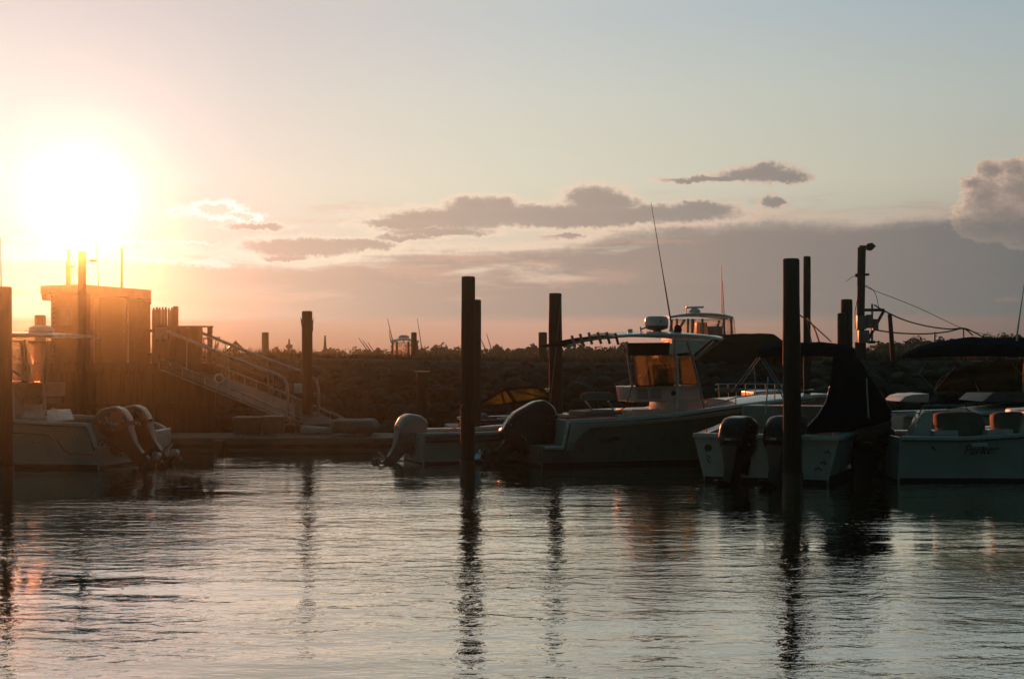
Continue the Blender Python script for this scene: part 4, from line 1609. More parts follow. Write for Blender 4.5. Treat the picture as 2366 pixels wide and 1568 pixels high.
# clear curtains and their dark valance
fr = MB()
pan = [((1462, 819), (1560, 819), (1566, 891), (1468, 893)), ((1570, 819), (1594, 815), (1612, 889), (1573, 890))]
for (p0, p1, p2, p3) in pan:
    for sy in (-.60, .60):
        sheet(b, 'clear_curtain', [b.L(*p0, sy), b.L(*p1, sy), b.L(*p2, sy), b.L(*p3, sy)], VINYL, bulge=.02, bdir=Vector((0, 1, 0)), th=.006)
sheet(b, 'windshield_curtain', [b.L(1594, 815, -.58), b.L(1594, 815, .58), b.L(1612, 889, .58), b.L(1612, 889, -.58)], VINYL, bulge=.06, bdir=Vector((1, 0, 0)), th=.006)
poly_block(b, 'valance', [(1447, 792), (1548, 791), (1546, 819), (1448, 821)], -.61, -.585, BLACKC, bevel=.004)
poly_block(b, 'valance', [(1447, 792), (1548, 791), (1546, 819), (1448, 821)], .585, .61, BLACKC, bevel=.004)
poly_block(b, 'valance', [(1560, 817), (1594, 814), (1596, 821), (1560, 822)], -.625, -.60, BLACKC, bevel=.002)
poly_block(b, 'speaker_box', [(1445, 803), (1457, 803), (1458, 815), (1445, 815)], -.60, -.45, CUSH, bevel=.01)
# zips and folds of the rolled curtain
for i in range(3):
    px = 1532 + i * 7
    tubes(b, 'rolled_curtain', [[b.L(px - 8, 822, -.57), b.L(px + 4, 850, -.55), b.L(px + 8, 886, -.56)]], .03 - .006 * i, VINYL)
sheet(b, 'seat_panel', [b.L(1478, 893, .1), b.L(1500, 845, .1), b.L(1538, 840, .1), b.L(1545, 893, .1)], mat('amber_panel', (.14, .13, .09), .6), th=.01, bulge=.03, bdir=Vector((0, 1, 0)))
# aft folding seat
q0, q1 = b.L(1343, 917, -.35), b.L(1419, 917, -.35)
m = MB()
pts = []
for k in range(9):
    t = k / 8
    pts.append([Vector((q0.x + (q1.x - q0.x) * t, q0.y + dy_, q0.z + dz_ * (1 if 0 < k < 8 else .6) + .012 * sin(pi * t))) for dy_, dz_ in ((-.05, -.09), (-.06, 0), (-.04, .095), (.03, .10), (.05, 0), (.03, -.09))])
m.loft(pts)
st = m.build('seat_back', CUSH, b.o)
tubes(b, 'seat_frame', [[b.L(1352, 926, -.35), b.L(1372, 952, -.35)], [b.L(1405, 926, -.35), b.L(1419, 950, -.35)], [b.L(1352, 926, .1), b.L(1372, 952, .1)], [b.L(1372, 947, -.35), b.L(1419, 947, -.35)]], .018, STAIN, st)
poly_block(b, 'stern_seat', [(1352, 951), (1436, 949), (1440, 962), (1352, 963)], -.6, .5, CUSH)
# bow rail and far-side rod, grab rail by the console
tubes(b, 'bow_rail', [[b.L(1640, 938, nh + .1), b.L(1700, 918, nh + .15), b.L(1790, 905, nh + .3), b.L(1880, 900, nh + .9)], [b.L(1700, 918, nh + .15), b.L(1700, 934, nh + .15)], [b.L(1790, 905, nh + .3), b.L(1790, 925, nh + .3)]], .014, STAIN)
for px, py in ((1432, 965), (1585, 955)):
    q = b.L(px, py, nh + .08)
    m = MB(); m.tube([q + Vector((-.1, 0, .05)), q + Vector((.1, 0, .05))], .014, 6); m.tube([q, q + Vector((0, 0, .05))], .02, 6); m.build('cleat', STAIN, b.o)
for px in (1448, 1462):
    pass
tubes(b, 'control_cable', [[b.L(1459, 895, -.5), b.L(1454, 915, -.5), b.L(1445, 940, -.5), b.L(1425, 953, -.45), b.L(1400, 955, -.4)]], .012, BLACKR)

# ================================================================== boat with the navy canvas, stern towards us
b = Boat('canvas_top_boat', 'white boat with navy canvas top and side curtain, its stern with outboards towards us', 'boat', 1768, 27.6, radians(68))
Bm = 3.05
sh0 = .90
tab = [(0, sh0), (2, sh0 + .05), (4, sh0 + .16), (6.5, sh0 + .34)]
make_hull(b, 6.6, Bm, tab, hull_mat=HULLW, boot=.17, deck_from=.6, sole=.35, cap_w=.2, chine_in=.84, draft=.4)
m = MB(); m.box((-.02, 0, sh0 + .0), (.16, Bm * .93, .10)); m.build('transom_cap', WHITE, b.o, bevel=.02)
# splash well edge, number stickers and scuffs
m = MB(); m.lathe([(.07, -.003), (.075, .003)], c=(-.05, 1.12, .66), n=12, axis='x'); m.tube([(-.05, 1.16, .52), (-.05, 1.08, .48), (-.05, 1.14, .42), (-.05, 1.07, .36)], .010, 6); m.build('scuff_mark', MARK, b.o)
m = MB()
for yy, zz in ((-1.12, .42), (-1.02, .30), (-1.2, .62)):
    m.tube([(-.05, yy - .07, zz - .03), (-.05, yy - .02, zz + .04), (-.05, yy + .05, zz)], .012, 6)
m.build('transom_hook', MARK, b.o)
l1 = outboard(b, .42, .44, scale=1.06, tilt=radians(24), steer=radians(-16))
l2 = outboard(b, -.45, .44, scale=1.08, tilt=radians(26), steer=radians(-16))


def canopy(bb, name, secs, mt, drop=.16, th=.03, n=14):
    m = MB()
    rings = []
    for (D, pl, pr, pyt, pye) in secs:
        L_ = bb.LD(pl, pye, D); R2 = bb.LD(pr, pye, D)
        tz = bb.LD(0, pyt, D).z
        up_, dn = [], []
        for k in range(n + 1):
            u = k / n
            a = L_ + (R2 - L_) * u
            s_ = (1 - abs(2 * u - 1) ** 4.0)
            z = a.z + (tz - a.z) * s_ + .022 * noise.noise(Vector((u * 7, D * 2.3, pl * .1))) * s_ - .02 * abs(sin(u * pi * 3)) * s_
            up_.append(Vector((a.x, a.y, z)))
            dn.append(Vector((a.x, a.y, z - th)))
        e0, e1 = up_[0], up_[-1]
        lowz = min(e0.z, e1.z) - drop
        rings.append(up_ + [Vector((q.x, q.y, lowz + .04 * sin(pi * k / n))) for k, q in enumerate(reversed(up_))])
    m.loft(rings)
    return m.build(name, mt, bb.o)


cn = canopy(b, 'canvas_top', [(28.5, 1757, 1978, 797, 812), (28.6, 1754, 1976, 792, 808), (29.6, 1752, 1972, 789, 806), (30.8, 1756, 1970, 790, 806), (31.2, 1762, 1966, 795, 810)], NAVY, drop=.13)
SEG = [((1757, 826, 28.55), (1790, 880, 28.3), (1842, 985, 27.6)), ((1763, 824, 28.6), (1797, 880, 28.4), (1848, 975, 27.9)),
       ((1750, 826, 30.6), (1706, 886, 30.6), (1690, 905, 30.5)), ((1757, 826, 31.0), (1712, 889, 31.0)), ((1741, 840, 30.8), (1746, 884, 30.6)),
       ((1966, 826, 28.6), (2010, 868, 28.6), (2035, 892, 28.7)), ((1990, 832, 28.8), (2025, 890, 28.8), (2062, 955, 28.8)), ((1996, 832, 29), (2030, 892, 29), (2064, 958, 29))]
tubes(b, 'canvas_strut', [[b.LD(*q) for q in s_] for s_ in SEG], .013, ALU, n=6)
# navy side curtain, hung from the top and spread over the cockpit side
outl = [(1864, 986), (1888, 962), (1907, 930), (1917, 893), (1920, 862), (1926, 822), (1976, 820), (2058, 948), (2060, 968), (2012, 984), (1950, 996), (1864, 1000)]
m = MB()
rings = []
for D_, sc_ in ((28.05, .985), (28.1, 1.0), (28.9, 1.0), (29.8, .98), (30.2, .93)):
    rg = []
    cx_, cy_ = 1960, 930
    for (px, py) in outl:
        q = b.LD(cx_ + (px - cx_) * sc_, cy_ + (py - cy_) * (sc_ if py < 960 else 1), D_)
        q.z += .02 * sin(px * .2 + D_ * 3)
        rg.append(q)
    rings.append(rg)
m.loft(rings)
cc_ = m.build('side_curtain', NAVY, cn, bevel=.03, seg=2)
m = MB(); m.tube([b.LD(1865, 985, 28.02), b.LD(1889, 960, 28.02), b.LD(1908, 928, 28.02), b.LD(1917, 892, 28.02)], .009, 6); m.build('piping', WHITE, cc_)
for pts in (((1775, 871, 28.2), (1769, 956, 28.0)), ((2002, 873, 27.95), (2007, 965, 27.95))):
    m = MB(); m.tube([b.LD(*pts[0]), b.LD(*pts[1])], .014, 8); m.build('rod_stake', mat('pale_fibreglass', (.62, .60, .55), .4), b.o)
# pale coaming seen over the transom, windshield in the shade, cleats
m = MB()
pl = [b.LD(1768, 972, 28.6), b.LD(1845, 958, 29.2), b.LD(1850, 1000, 29.0), b.LD(1768, 1004, 28.4)]
m.add(pl + [q + Vector((.3, -.1, -.02)) for q in pl], [(0, 1, 2, 3), (4, 7, 6, 5), (0, 4, 5, 1), (1, 5, 6, 2), (3, 7, 4, 0)])
m.build('coaming', HULLW, b.o, bevel=.02)
m = MB(); m.box((3.2, 0, sh0 + .25), (.8, 2.2, .5)); m.box((1.4, 0, .62), (.6, 1.6, .5)); m.build('helm_station', INNER, b.o, bevel=.06, seg=3)
for yy in (-1.25, 1.25):
    m = MB(); m.tube([(.2, yy, sh0 + .09), (.42, yy, sh0 + .09)], .014, 6); m.tube([(.31, yy, sh0 + .02), (.31, yy, sh0 + .09)], .02, 6); m.build('cleat', STAIN, b.o)

# ================================================================== grey-green boat at the right edge
b = Boat('bimini_boat', 'pale runabout at the right edge with script name, seats and low navy bimini', 'boat', 2047, 28.85, radians(0))
Bm = 2.5; nh = -Bm / 2
z0 = b.L(2090, 1011, nh).z
tab = [(0, z0), (1.2, z0 - .01), (2.6, z0 + .08), (4, z0 + .18), (6.4, z0 + .45)]
make_hull(b, 6.4, Bm, tab, hull_mat=HULLW, boot=.08, deck_from=.66, sole=.3, cap_w=.17)
q = b.L(2224, 1050, nh)
lettering(b, 'Parker', (q.x, nh - .012, q.z), .26, 'script_lettering', LETTER, (radians(90), radians(-2), 0), shear=.45, sx=.95)
m = MB(); qa, qb = b.L(2245, 1022, nh), b.L(2282, 1031, nh)
m.box(((qa.x + qb.x) / 2, nh - .012, (qa.z + qb.z) / 2), (qb.x - qa.x, .01, .07)); m.build('sticker', WHITE, b.o)
m = MB(); q = b.L(2277, 1080, nh); q = b.L(2157, 1035, nh)
m.tube([(q.x - .05, nh - .012, q.z + .04), (q.x + .04, nh - .012, q.z - .04)], .016, 6); m.build('scupper', MARK, b.o)
outboard(b, 0, .42, scale=1.22, tilt=radians(14), steer=radians(0))
outboard(b, .78, .34, scale=.92, tilt=radians(50), steer=radians(0))
# pale side of the helm box, seats with backs
yq = -.55
poly_block(b, 'helm_side', [(2105, 1012), (2118, 985), (2135, 950), (2158, 953), (2150, 1012)], yq, yq + .5, WHITE)
m = MB()


def seat(bb, name, pts, y0, hw):
    m = MB()
    pl = [bb.L(px, py, y0) for px, py in pts]
    pillow(m, [(q.x, q.z) for q in pl], y0, hw)
    return m.build(name, CUSH, bb.o)


seat(b, 'seat_back', [(2156, 952), (2262, 950), (2275, 985), (2262, 1010), (2180, 1012), (2160, 985)], -.25, .22)
seat(b, 'seat_back', [(2290, 952), (2366, 950), (2372, 985), (2355, 1016), (2312, 1016), (2292, 990)], -.25, .22)
poly_block(b, 'seat_base', [(2160, 995), (2215, 994), (2215, 1012), (2160, 1013)], -.75, -.2, WHITE)
poly_block(b, 'seat_base', [(2282, 993), (2342, 991), (2342, 1010), (2282, 1011)], -.75, -.2, WHITE)
poly_block(b, 'console', [(2372, 948), (2420, 945), (2430, 1010), (2352, 1011)], -.6, .6, WHITE)
# windshield: thin frame with glass, low navy bimini on hoops
ws = [(2158, 905), (2165, 888), (2176, 872), (2198, 857), (2236, 843), (2300, 834), (2366, 831), (2430, 832)]
tubes(b, 'windshield_frame', [[b.L(px, py, -.85) for px, py in ws], [b.L(px + 4, py + 3, .85) for px, py in ws]], .012, ALU)
tubes(b, 'windshield_strut', [[b.L(2239, 850, -.8), b.L(2262, 905, -.85)]], .014, ALU)
for sy in (-.84, .84):
    pl = [b.L(px, py, sy) for px, py in ws]
    lo = [b.L(px, 906, sy) for px, py in ws]
    m = MB(); m.loft([[p for p in pl], [Vector((p.x, p.y, q.z)) for p, q in zip(pl, lo)]], False, False)
    m.build('windshield', SMOKE, b.o, solid=.006)
tubes(b, 'side_rail', [[b.L(2122, 960, -1.0), b.L(2128, 948, -1.0), b.L(2136, 936, -1.0), b.L(2230, 936, -1.0), b.L(2238, 950, -1.0)], [b.L(2036, 962, -.3), b.L(2105, 955, -.3), b.L(2160, 953, -.3)],
                       [b.L(2114, 954, -1.0), b.L(2116, 985, -1.0)], [b.L(2132, 955, -1.0), b.L(2117, 988, -1.0)]], .013, STAIN)
cn = canopy(b, 'bimini', [(27.4, 2085, 2440, 795, 824), (27.6, 2083, 2450, 790, 820), (28.6, 2100, 2450, 783, 812), (29.6, 2130, 2460, 778, 806), (29.9, 2150, 2460, 782, 808)], NAVY, drop=.03)
m = MB()
for s_ in [((2090, 826, 27.6), (2129, 868, 27.6), (2165, 905, 27.7)), ((2142, 832, 27.7), (2122, 866, 27.6)), ((2208, 845, 27.7), (2160, 902, 27.8)), ((2366, 870, 27.6), (2340, 842, 27.6)), ((2366, 815, 27.6), (2364, 905, 27.6)), ((2420, 826, 29.5), (2380, 905, 29.5))]:
    tubes(b, 'bimini_strut', [[b.LD(*q) for q in s_]], .011, ALU, n=6)
q = b.LD(2350, 772, 28.3); e = b.LD(2369, 640, 28.3)
m = MB(); m.tube([q + Vector((-.02, 0, -.9)), q, q + (e - q) * .5, e], [.022, .020, .012, .006], 8)
m.build('antenna', mat('bright_antenna', (.75, .7, .62), .25, coat=.5), b.o)

# ================================================================== white skiff with white outboard (centre)
b = Boat('outboard_skiff', 'small white skiff with a white outboard at the end of the floating dock', 'boat', 958, 33.0, radians(20))
tab = [(0, .70), (1.5, .70), (3, .78), (4.7, .95)]
make_hull(b, 4.7, 1.95, tab, hull_mat=HULLW, boot=.06, deck_from=.72, sole=.2, cap_w=.13, draft=.25)
m = MB()
for sy in (-1, 1):
    m.loft([[Vector((x, sy * (b.hb(x) + .0 + .012), z)) for z in (interp(tab, x) - .20, interp(tab, x) - .12)] for x in [k * .4 for k in range(9)]], False, False)
m.build('blue_stripe', mat('blue_stripe', (.02, .045, .09), .4), b.o, solid=.006)
outboard(b, 0, .34, scale=.92, tilt=radians(38), steer=radians(10), dark=False)
for x in (1.3, 2.6):
    m = MB(); m.box((x, 0, .52), (.3, 1.6, .05)); m.build('thwart', WHITE, b.o, bevel=.01)

# ================================================================== dark runabout with raked windshield
b = Boat('dark_runabout', 'dark runabout with a raked black-framed windshield glowing yellow behind the centre piling', 'boat', 1065, 36.6, radians(8))
tab = [(0, .82), (2, .86), (4, .98), (5.9, 1.1)]
make_hull(b, 5.9, 2.2, tab, hull_mat=mat('dark_hull', (.02, .024, .03), .25, coat=.4), cap_mat=mat('dark_deck', (.03, .034, .04), .3, coat=.3), boot=.06, deck_from=.5, sole=.3, cap_w=.2)
yn = -.8
wl = [(1092, 942), (1158, 904), (1172, 898), (1240, 894), (1263, 906), (1270, 916)]
m = MB(); m.tube([b.L(px, py, yn) for px, py in wl], .032, 8); m.tube([b.L(1092, 943, yn), b.L(1150, 936, yn), b.L(1192, 930, yn), b.L(1272, 918, yn)], .03, 8)
m.tube([b.L(1170, 899, yn), b.L(1190, 930, yn)], .04, 8); m.tube([b.L(1158, 904, yn + .02), b.L(1167, 935, yn + .02)], .022, 8)
m.tube([b.L(1172, 898, yn), b.L(1200, 896, .8)], .025, 8); m.tube([b.L(px, py, .8) for px, py in [(1140, 938), (1200, 896), (1262, 903)]], .025, 8)
m.build('windshield_frame', BLACKC, b.o)
for nm, q in (('side_glass', [(1096, 941), (1157, 906), (1166, 935), (1130, 938)]), ('side_glass', [(1160, 905), (1171, 900), (1189, 930), (1168, 934)]), ('front_glass', [(1174, 900), (1240, 896), (1268, 916), (1193, 928)])):
    sheet(b, nm, [b.L(px, py, yn) for px, py in q], GLASS, bulge=.02, bdir=Vector((0, -1, 0)), th=.006)
seat(b, 'seat', [(1106, 955), (1124, 953), (1142, 985), (1132, 1000), (1112, 1000)], -.2, .3)
poly_block(b, 'engine_hatch', [(1040, 985), (1095, 983), (1100, 1003), (1040, 1004)], -.8, .8, mat('hatch_pad', (.10, .11, .12), .6))
poly_block(b, 'side_panel', [(1150, 965), (1186, 962), (1186, 1004), (1144, 1004)], -.95, -.85, HULLW)
m = MB(); q = b.L(1264, 903, -.8); m.lathe([(.01, -.06), (.05, -.03), (.06, .04), (.02, .08)], c=tuple(q), n=12); m.build('mirror', mat('bright_chrome', (.8, .75, .65), .1, metal=1.0), b.o)

# ================================================================== left boat, bow out of frame
b = Boat('cabin_boat', 'twin-engined fishing boat at the far left with curtained hardtop', 'boat', 282, 32.1, radians(168))
Bm = 2.7; nh = Bm / 2
tp = [(213, 1050), (186, 1049), (150, 1047), (136, 1040), (122, 1012), (104, 980), (60, 975), (0, 970), (-120, 955), (-400, 935)]
tab = [(b.L(px, py, nh).x, b.L(px, py, nh).z) for px, py in tp]
tab[0] = (0, tab[0][1])
up_l = [(213, 1036), (186, 978), (104, 976)]
# the side keeps its height to the stern here; only the dark groove drops
tab2 = [(0, b.L(205, 1034, nh).z), (b.L(196, 980, nh).x, b.L(196, 980, nh).z), (b.L(104, 976, nh).x, b.L(104, 976, nh).z), (b.L(0, 970, nh).x, b.L(0, 970, nh).z), (7.8, b.L(0, 970, nh).z + .45)]
make_hull(b, 7.8, Bm, tab2, hull_mat=HULLW, boot=.09, deck_from=.62, sole=.35, cap_w=.18, notch=[tab2[1][0]])
gv = [(213, 1050), (186, 1050), (152, 1048), (138, 1041), (127, 1022), (112, 1008), (104, 1005), (70, 1003), (40, 1001), (0, 997), (-60, 990)]
m = MB()
pts = []
for px, py in gv:
    q = b.L(px, py, nh); q.x = max(.01, q.x)
    w0 = b.hb(q.x); wc, zc = b.ch(q.x)
    f_ = max(0, min(1, (q.z - zc) / (1.0 - zc)))
    pts.append(Vector((q.x, wc + (w0 - wc) * f_ + .012, q.z)))
m.tube(pts, .018, 6)
m.build('hull_groove', RUBM, b.o)
q = b.L(62, 1024, nh)
lettering(b, 'PURSUIT', (q.x, b.hb(q.x) * .985 + .02, q.z), .10, 'hull_lettering', LETTER, (radians(90), 0, radians(180)), spacing=1.2)
m = MB(); q = b.L(166, 1053 - 40, nh); m.lathe([(.03, -.004), (.03, .004)], c=(q.x, b.hb(q.x) + .01, q.z), n=10, axis='y'); m.build('scupper', MARK, b.o)
for yv in (.50, -.42):
    lg = outboard(b, yv, .47, scale=1.02, tilt=radians(42))
    cw = [c for c in bpy.data.objects if c.parent == lg and c.name.startswith('cowling')][0]
    th_ = radians(42)
    M = Matrix.Translation((-.03, yv, .47)) @ Matrix.Rotation(th_, 4, 'Y') @ Matrix.Scale(1.02, 4)
    p_ = M @ Vector((-.62, .262, .12))
    p2 = M @ Vector((-.12, .262, .66))
    # letters run up the cowl side
    dirv = (M @ Vector((-.18, .262, .62))) - (M @ Vector((-.62, .262, .10)))
    t = lettering(b, 'YAMAHA', (0, 0, 0), .12, 'engine_lettering', LETW, (0, 0, 0), parent=cw, spacing=1.25)
    xv = dirv.normalized(); nv = Vector((0, 1, 0)); yv2 = nv.cross(xv).normalized()
    R3 = Matrix((xv, yv2, nv)).transposed().to_4x4()
    t.matrix_local = Matrix.Translation(M @ Vector((-.60, .268, .12))) @ R3
tubes(b, 'cockpit_rail', [[b.L(120, 980, -1.0), b.L(121, 943, -1.0), b.L(150, 952, -1.0), b.L(172, 966, -1.0)], [b.L(150, 952, -1), b.L(150, 975, -1)]], .014, STAIN)
poly_block(b, 'leaning_post', [(55, 950), (100, 949), (110, 975), (46, 976)], .6, -.6, WHITE)
poly_block(b, 'helm_seat', [(64, 884), (100, 886), (98, 918), (62, 914)], .5, -.5, CUSH)
poly_block(b, 'seat_box', [(52, 918), (92, 920), (90, 934), (52, 933)], .5, -.5, CUSH)
poly_block(b, 'console', [(-60, 880), (30, 884), (36, 975), (-60, 972)], .6, -.6, WHITE)
# hardtop and curtains
zt = b.L(60, 779, 0).z
m = MB()
x1, x0 = b.L(-160, 779, 1.0).x, b.L(126, 781, 1.0).x
rings = []
for k in range(15):
    t = k / 14
    x = x0 + (x1 - x0) * t
    wv_ = 1.05 * (1 - .5 * max(0, (t - .7) / .3) ** 2)
    rings.append([Vector((x, wv_ * q, zt + .05 * sin(pi * t) + .03 * (1 - q * q) + dz_)) for q, dz_ in ((-1, 0), (-.97, .04), (0, .045), (.97, .04), (1, 0), (.97, -.035), (0, -.03), (-.97, -.035))])
m.loft(rings); top = m.build('hardtop', WHITE, b.o)
tubes(b, 'hardtop_leg', [[b.L(57, 786, sy), b.L(60, 830, sy), b.L(66, 884, sy)] for sy in (.78, -.78)] + [[b.L(105, 786, sy), b.L(100, 884, sy), b.L(106, 960, sy)] for sy in (.85, -.85)] + [[b.L(30, 856, .79), b.L(64, 880, .79)], [b.L(-40, 786, .8), b.L(-60, 880, .8)], [b.L(-40, 786, -.8), b.L(-60, 880, -.8)]], .03, ALU, n=8)
for q in ([(-40, 786), (55, 787), (64, 884), (-60, 880)],):
    for sy in (.80, -.80):
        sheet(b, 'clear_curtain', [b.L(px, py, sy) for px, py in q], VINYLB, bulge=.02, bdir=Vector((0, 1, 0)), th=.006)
HAZED = clear_mat('hazed_vinyl', (.90, .85, .76), .3, .20, (.30, .32, .28))
sheet(b, 'side_curtain', [b.L(62, 787, .82), b.L(106, 787, .86), b.L(103, 888, .86), b.L(70, 886, .82)], HAZED, bulge=.03, bdir=Vector((0, 1, 0)), th=.008)
sheet(b, 'aft_curtain', [b.L(106, 787, .86), b.L(120, 787, -.86), b.L(112, 888, -.86), b.L(103, 888, .86)], HAZED, bulge=.03, bdir=Vector((-1, 0, 0)), th=.008)
q = b.L(95, 762, 0)
m = MB(); m.lathe([(.12, -.09), (.25, -.08), (.28, -.02), (.26, .06), (.18, .10), (.02, .11)], c=tuple(q), n=22); m.build('radar_dome', WHITE, top)
m = MB(); m.box((q.x, 0, (q.z - .09 + zt) / 2), (.14, .14, max(.06, q.z - .09 - zt))); m.build('radar_mount', WHITE, top)
q = b.L(5, 779, .7)
m = MB(); m.tube([q, b.L(1, 548, .7)], [.018, .007], 6); m.build('antenna', MATS['antenna_fibre'], top)

# ================================================================== small skiff behind the twin outboards
b = Boat('small_skiff', 'rounded white skiff hull showing behind the tilted twin outboards', 'boat', 374, 34.3, radians(178))
tab = [(0, .62), (.3, .80), (1.5, .84), (3.4, 1.0)]
make_hull(b, 3.4, 1.5, tab, hull_mat=WHITE, boot=.05, deck_from=.25, sole=.2, cap_w=.12, draft=.2)
m = MB(); m.box((.0, 0, .45), (.10, 1.3, .5)); m.build('stern_pad', WHITE, b.o, bevel=.04, seg=3)
# ================================================================== boats and gear beyond the breakwater
def far_boat(name, label, px, D, psi, L, B, sheer):
    b = Boat(name, label, 'boat', px, D, radians(psi))
    tab = [(0, sheer), (L * .5, sheer * 1.08), (L, sheer * 1.5)]
    make_hull(b, L, B, tab, hull_mat=HULLW, boot=.1, deck_from=.45, sole=sheer * .4, cap_w=.2, nst=20)
    return b


# flybridge boat behind the hardtop
b = far_boat('flybridge_boat', 'big sportfishing boat with curtained flybridge and open-array radar beyond the breakwater', 1490, 66, 4, 12.0, 4.0, 1.5)
def fl(px, py, y): return b.L(px, py, y)
m = MB()
xa, xb_ = fl(1530, 0, -1.6).x, fl(1740, 0, -1.6).x
m.loft([[Vector((xa, -1.6, 1.3)), Vector((xb_ + .8, -1.5, 1.5)), Vector((xb_ + .8, 1.5, 1.5)), Vector((xa, 1.6, 1.3))],
        [Vector((xa, -1.5, fl(1600, 792, -1.5).z)), Vector((xb_ - .4, -1.35, fl(1600, 792, -1.5).z)), Vector((xb_ - .4, 1.35, fl(1600, 792, -1.5).z)), Vector((xa, 1.5, fl(1600, 792, -1.5).z))]])
m.build('cabin', WHITE, b.o, bevel=.05)
m = MB()
z1, z2 = fl(1600, 792, -1.4).z, fl(1600, 772, -1.4).z
x0, x1 = fl(1553, 0, -1.4).x, fl(1712, 0, -1.4).x
m.loft([[Vector((x, y, z)) for x, y in ((x0, -1.4), (x1, -1.25), (x1, 1.25), (x0, 1.4))] for z in (z1 - .05, z2)])
m.build('flybridge', WHITE, b.o, bevel=.05)
z3 = fl(1600, 731, -1.5).z
m = MB()
xa, xb_ = fl(1547, 0, -1.5).x, fl(1700, 0, -1.5).x
rings = []
for k in range(13):
    t = k / 12; x = xa + (xb_ - xa) * t
    rings.append([Vector((x, 1.5 * q * (1 - .3 * max(0, t - .8) / .2), z3 + .16 * sin(pi * t) ** .8 - .06 + dz_)) for q, dz_ in ((-1, 0), (-.95, .07), (0, .12), (.95, .07), (1, 0), (.95, -.04), (0, .0), (-.95, -.04))])
m.loft(rings); top = m.build('hardtop', WHITE, b.o)
segs = []
for px in (1564, 1590, 1600, 1623, 1672, 1689):
    for sy in (-1.35, 1.35):
        segs.append([fl(px, 736, sy), fl(px + (2 if px > 1650 else -1), 776, sy)])
segs += [[fl(1560, 776, -1.4), fl(1582, 738, -1.4)], [fl(1552, 738, -1.4), fl(1547, 776, -1.4)], [fl(1652, 776, -1.3), fl(1662, 740, -1.3)]]
tubes(b, 'hardtop_leg', segs, .055, ALU)
for (a, c) in ((1553, 1597), (1602, 1668), (1670, 1697)):
    for sy in (-1.42, 1.42):
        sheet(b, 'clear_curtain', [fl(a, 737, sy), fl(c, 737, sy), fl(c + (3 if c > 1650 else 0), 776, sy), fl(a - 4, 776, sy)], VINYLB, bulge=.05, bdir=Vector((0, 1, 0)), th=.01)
m = MB(); q = fl(1620, 762, 0); m.box((q.x, 0, q.z), (.5, .5, .7)); q = fl(1650, 766, 0); m.box((q.x, .2, q.z), (.7, .8, .5)); m.build('helm_chair', INNER, b.o, bevel=.05)
q = fl(1605, 716, 0)
m = MB(); m.lathe([(.26, -.16), (.28, -.05), (.22, .03), (.10, .08)], c=tuple(q), n=16); rd = m.build('radar_motor', WHITE, top)
m = MB(); q2 = fl(1605, 710, 0); m.box((q2.x, q2.y, q2.z), (.85, .12, .09), ry=radians(-2)); m.build('radar_array', WHITE, rd, bevel=.02)
for pts in (((1668, 730), (1667, 614), .022), ((1586, 732), (1586, 705), .02), ((1673, 730), (1669, 650), .02)):
    m = MB(); m.tube([fl(*pts[0], -.9), fl(*pts[1], -.9)], [pts[2] + .008, pts[2] - .006], 6); m.build('antenna', MATS['antenna_fibre'], top)

# curtained pilot boat behind the bank, left of centre
b = far_boat('pilothouse_boat', 'distant boat with brightly lit curtained wheelhouse and small radar beyond the breakwater', 880, 78, 6, 8.5, 3.0, 1.3)
z1, z0 = fl(936, 789, -1.2).z, fl(936, 823, -1.2).z
tubes(b, 'wheelhouse_post', [[fl(px, 789, sy), fl(px + d_, 824, sy)] for px, d_ in ((907, -1), (917, 0), (944, 0), (962, 6)) for sy in (-1.2, 1.2)], .06, MATS['antenna_fibre'])
for a, c in ((907, 917), (918, 943), (945, 962)):
    for sy in (-1.22, 1.22):
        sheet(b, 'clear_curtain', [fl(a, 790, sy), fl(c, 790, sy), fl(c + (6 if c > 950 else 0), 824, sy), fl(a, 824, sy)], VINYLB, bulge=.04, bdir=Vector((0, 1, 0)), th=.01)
m = MB()
xa, xb_ = fl(902, 0, -1.3).x, fl(968, 0, -1.3).x
m.loft([[Vector((xa + (xb_ - xa) * t, 1.35 * q, z1 + .12 * sin(pi * t) + dz_)) for q, dz_ in ((-1, -.03), (-.9, .06), (0, .1), (.9, .06), (1, -.03), (0, -.06))] for t in [k / 8 for k in range(9)]])
top = m.build('roof', WHITE, b.o)
m = MB(); m.box((fl(936, 0, 0).x, 0, (z0 + 1.2) / 2), (2.2, 2.4, z0 - 1.2)); m.build('cabin', WHITE, b.o, bevel=.05)
q = fl(933, 779, 0)
m = MB(); m.lathe([(.03, -.28), (.04, -.12), (.14, -.1), (.28, -.06), (.3, .05), (.2, .12), (.02, .13)], c=tuple(q), n=16); m.build('radar_dome', WHITE, top)
for (p0, p1) in (((903, 790), (899, 762)), ((908, 790), (895, 735)), ((977, 822), (964, 735))):
    m = MB(); m.tube([fl(*p0, -1), fl(*p1, -1)], [.035, .012], 6); m.build('antenna', MATS['antenna_fibre'], top)

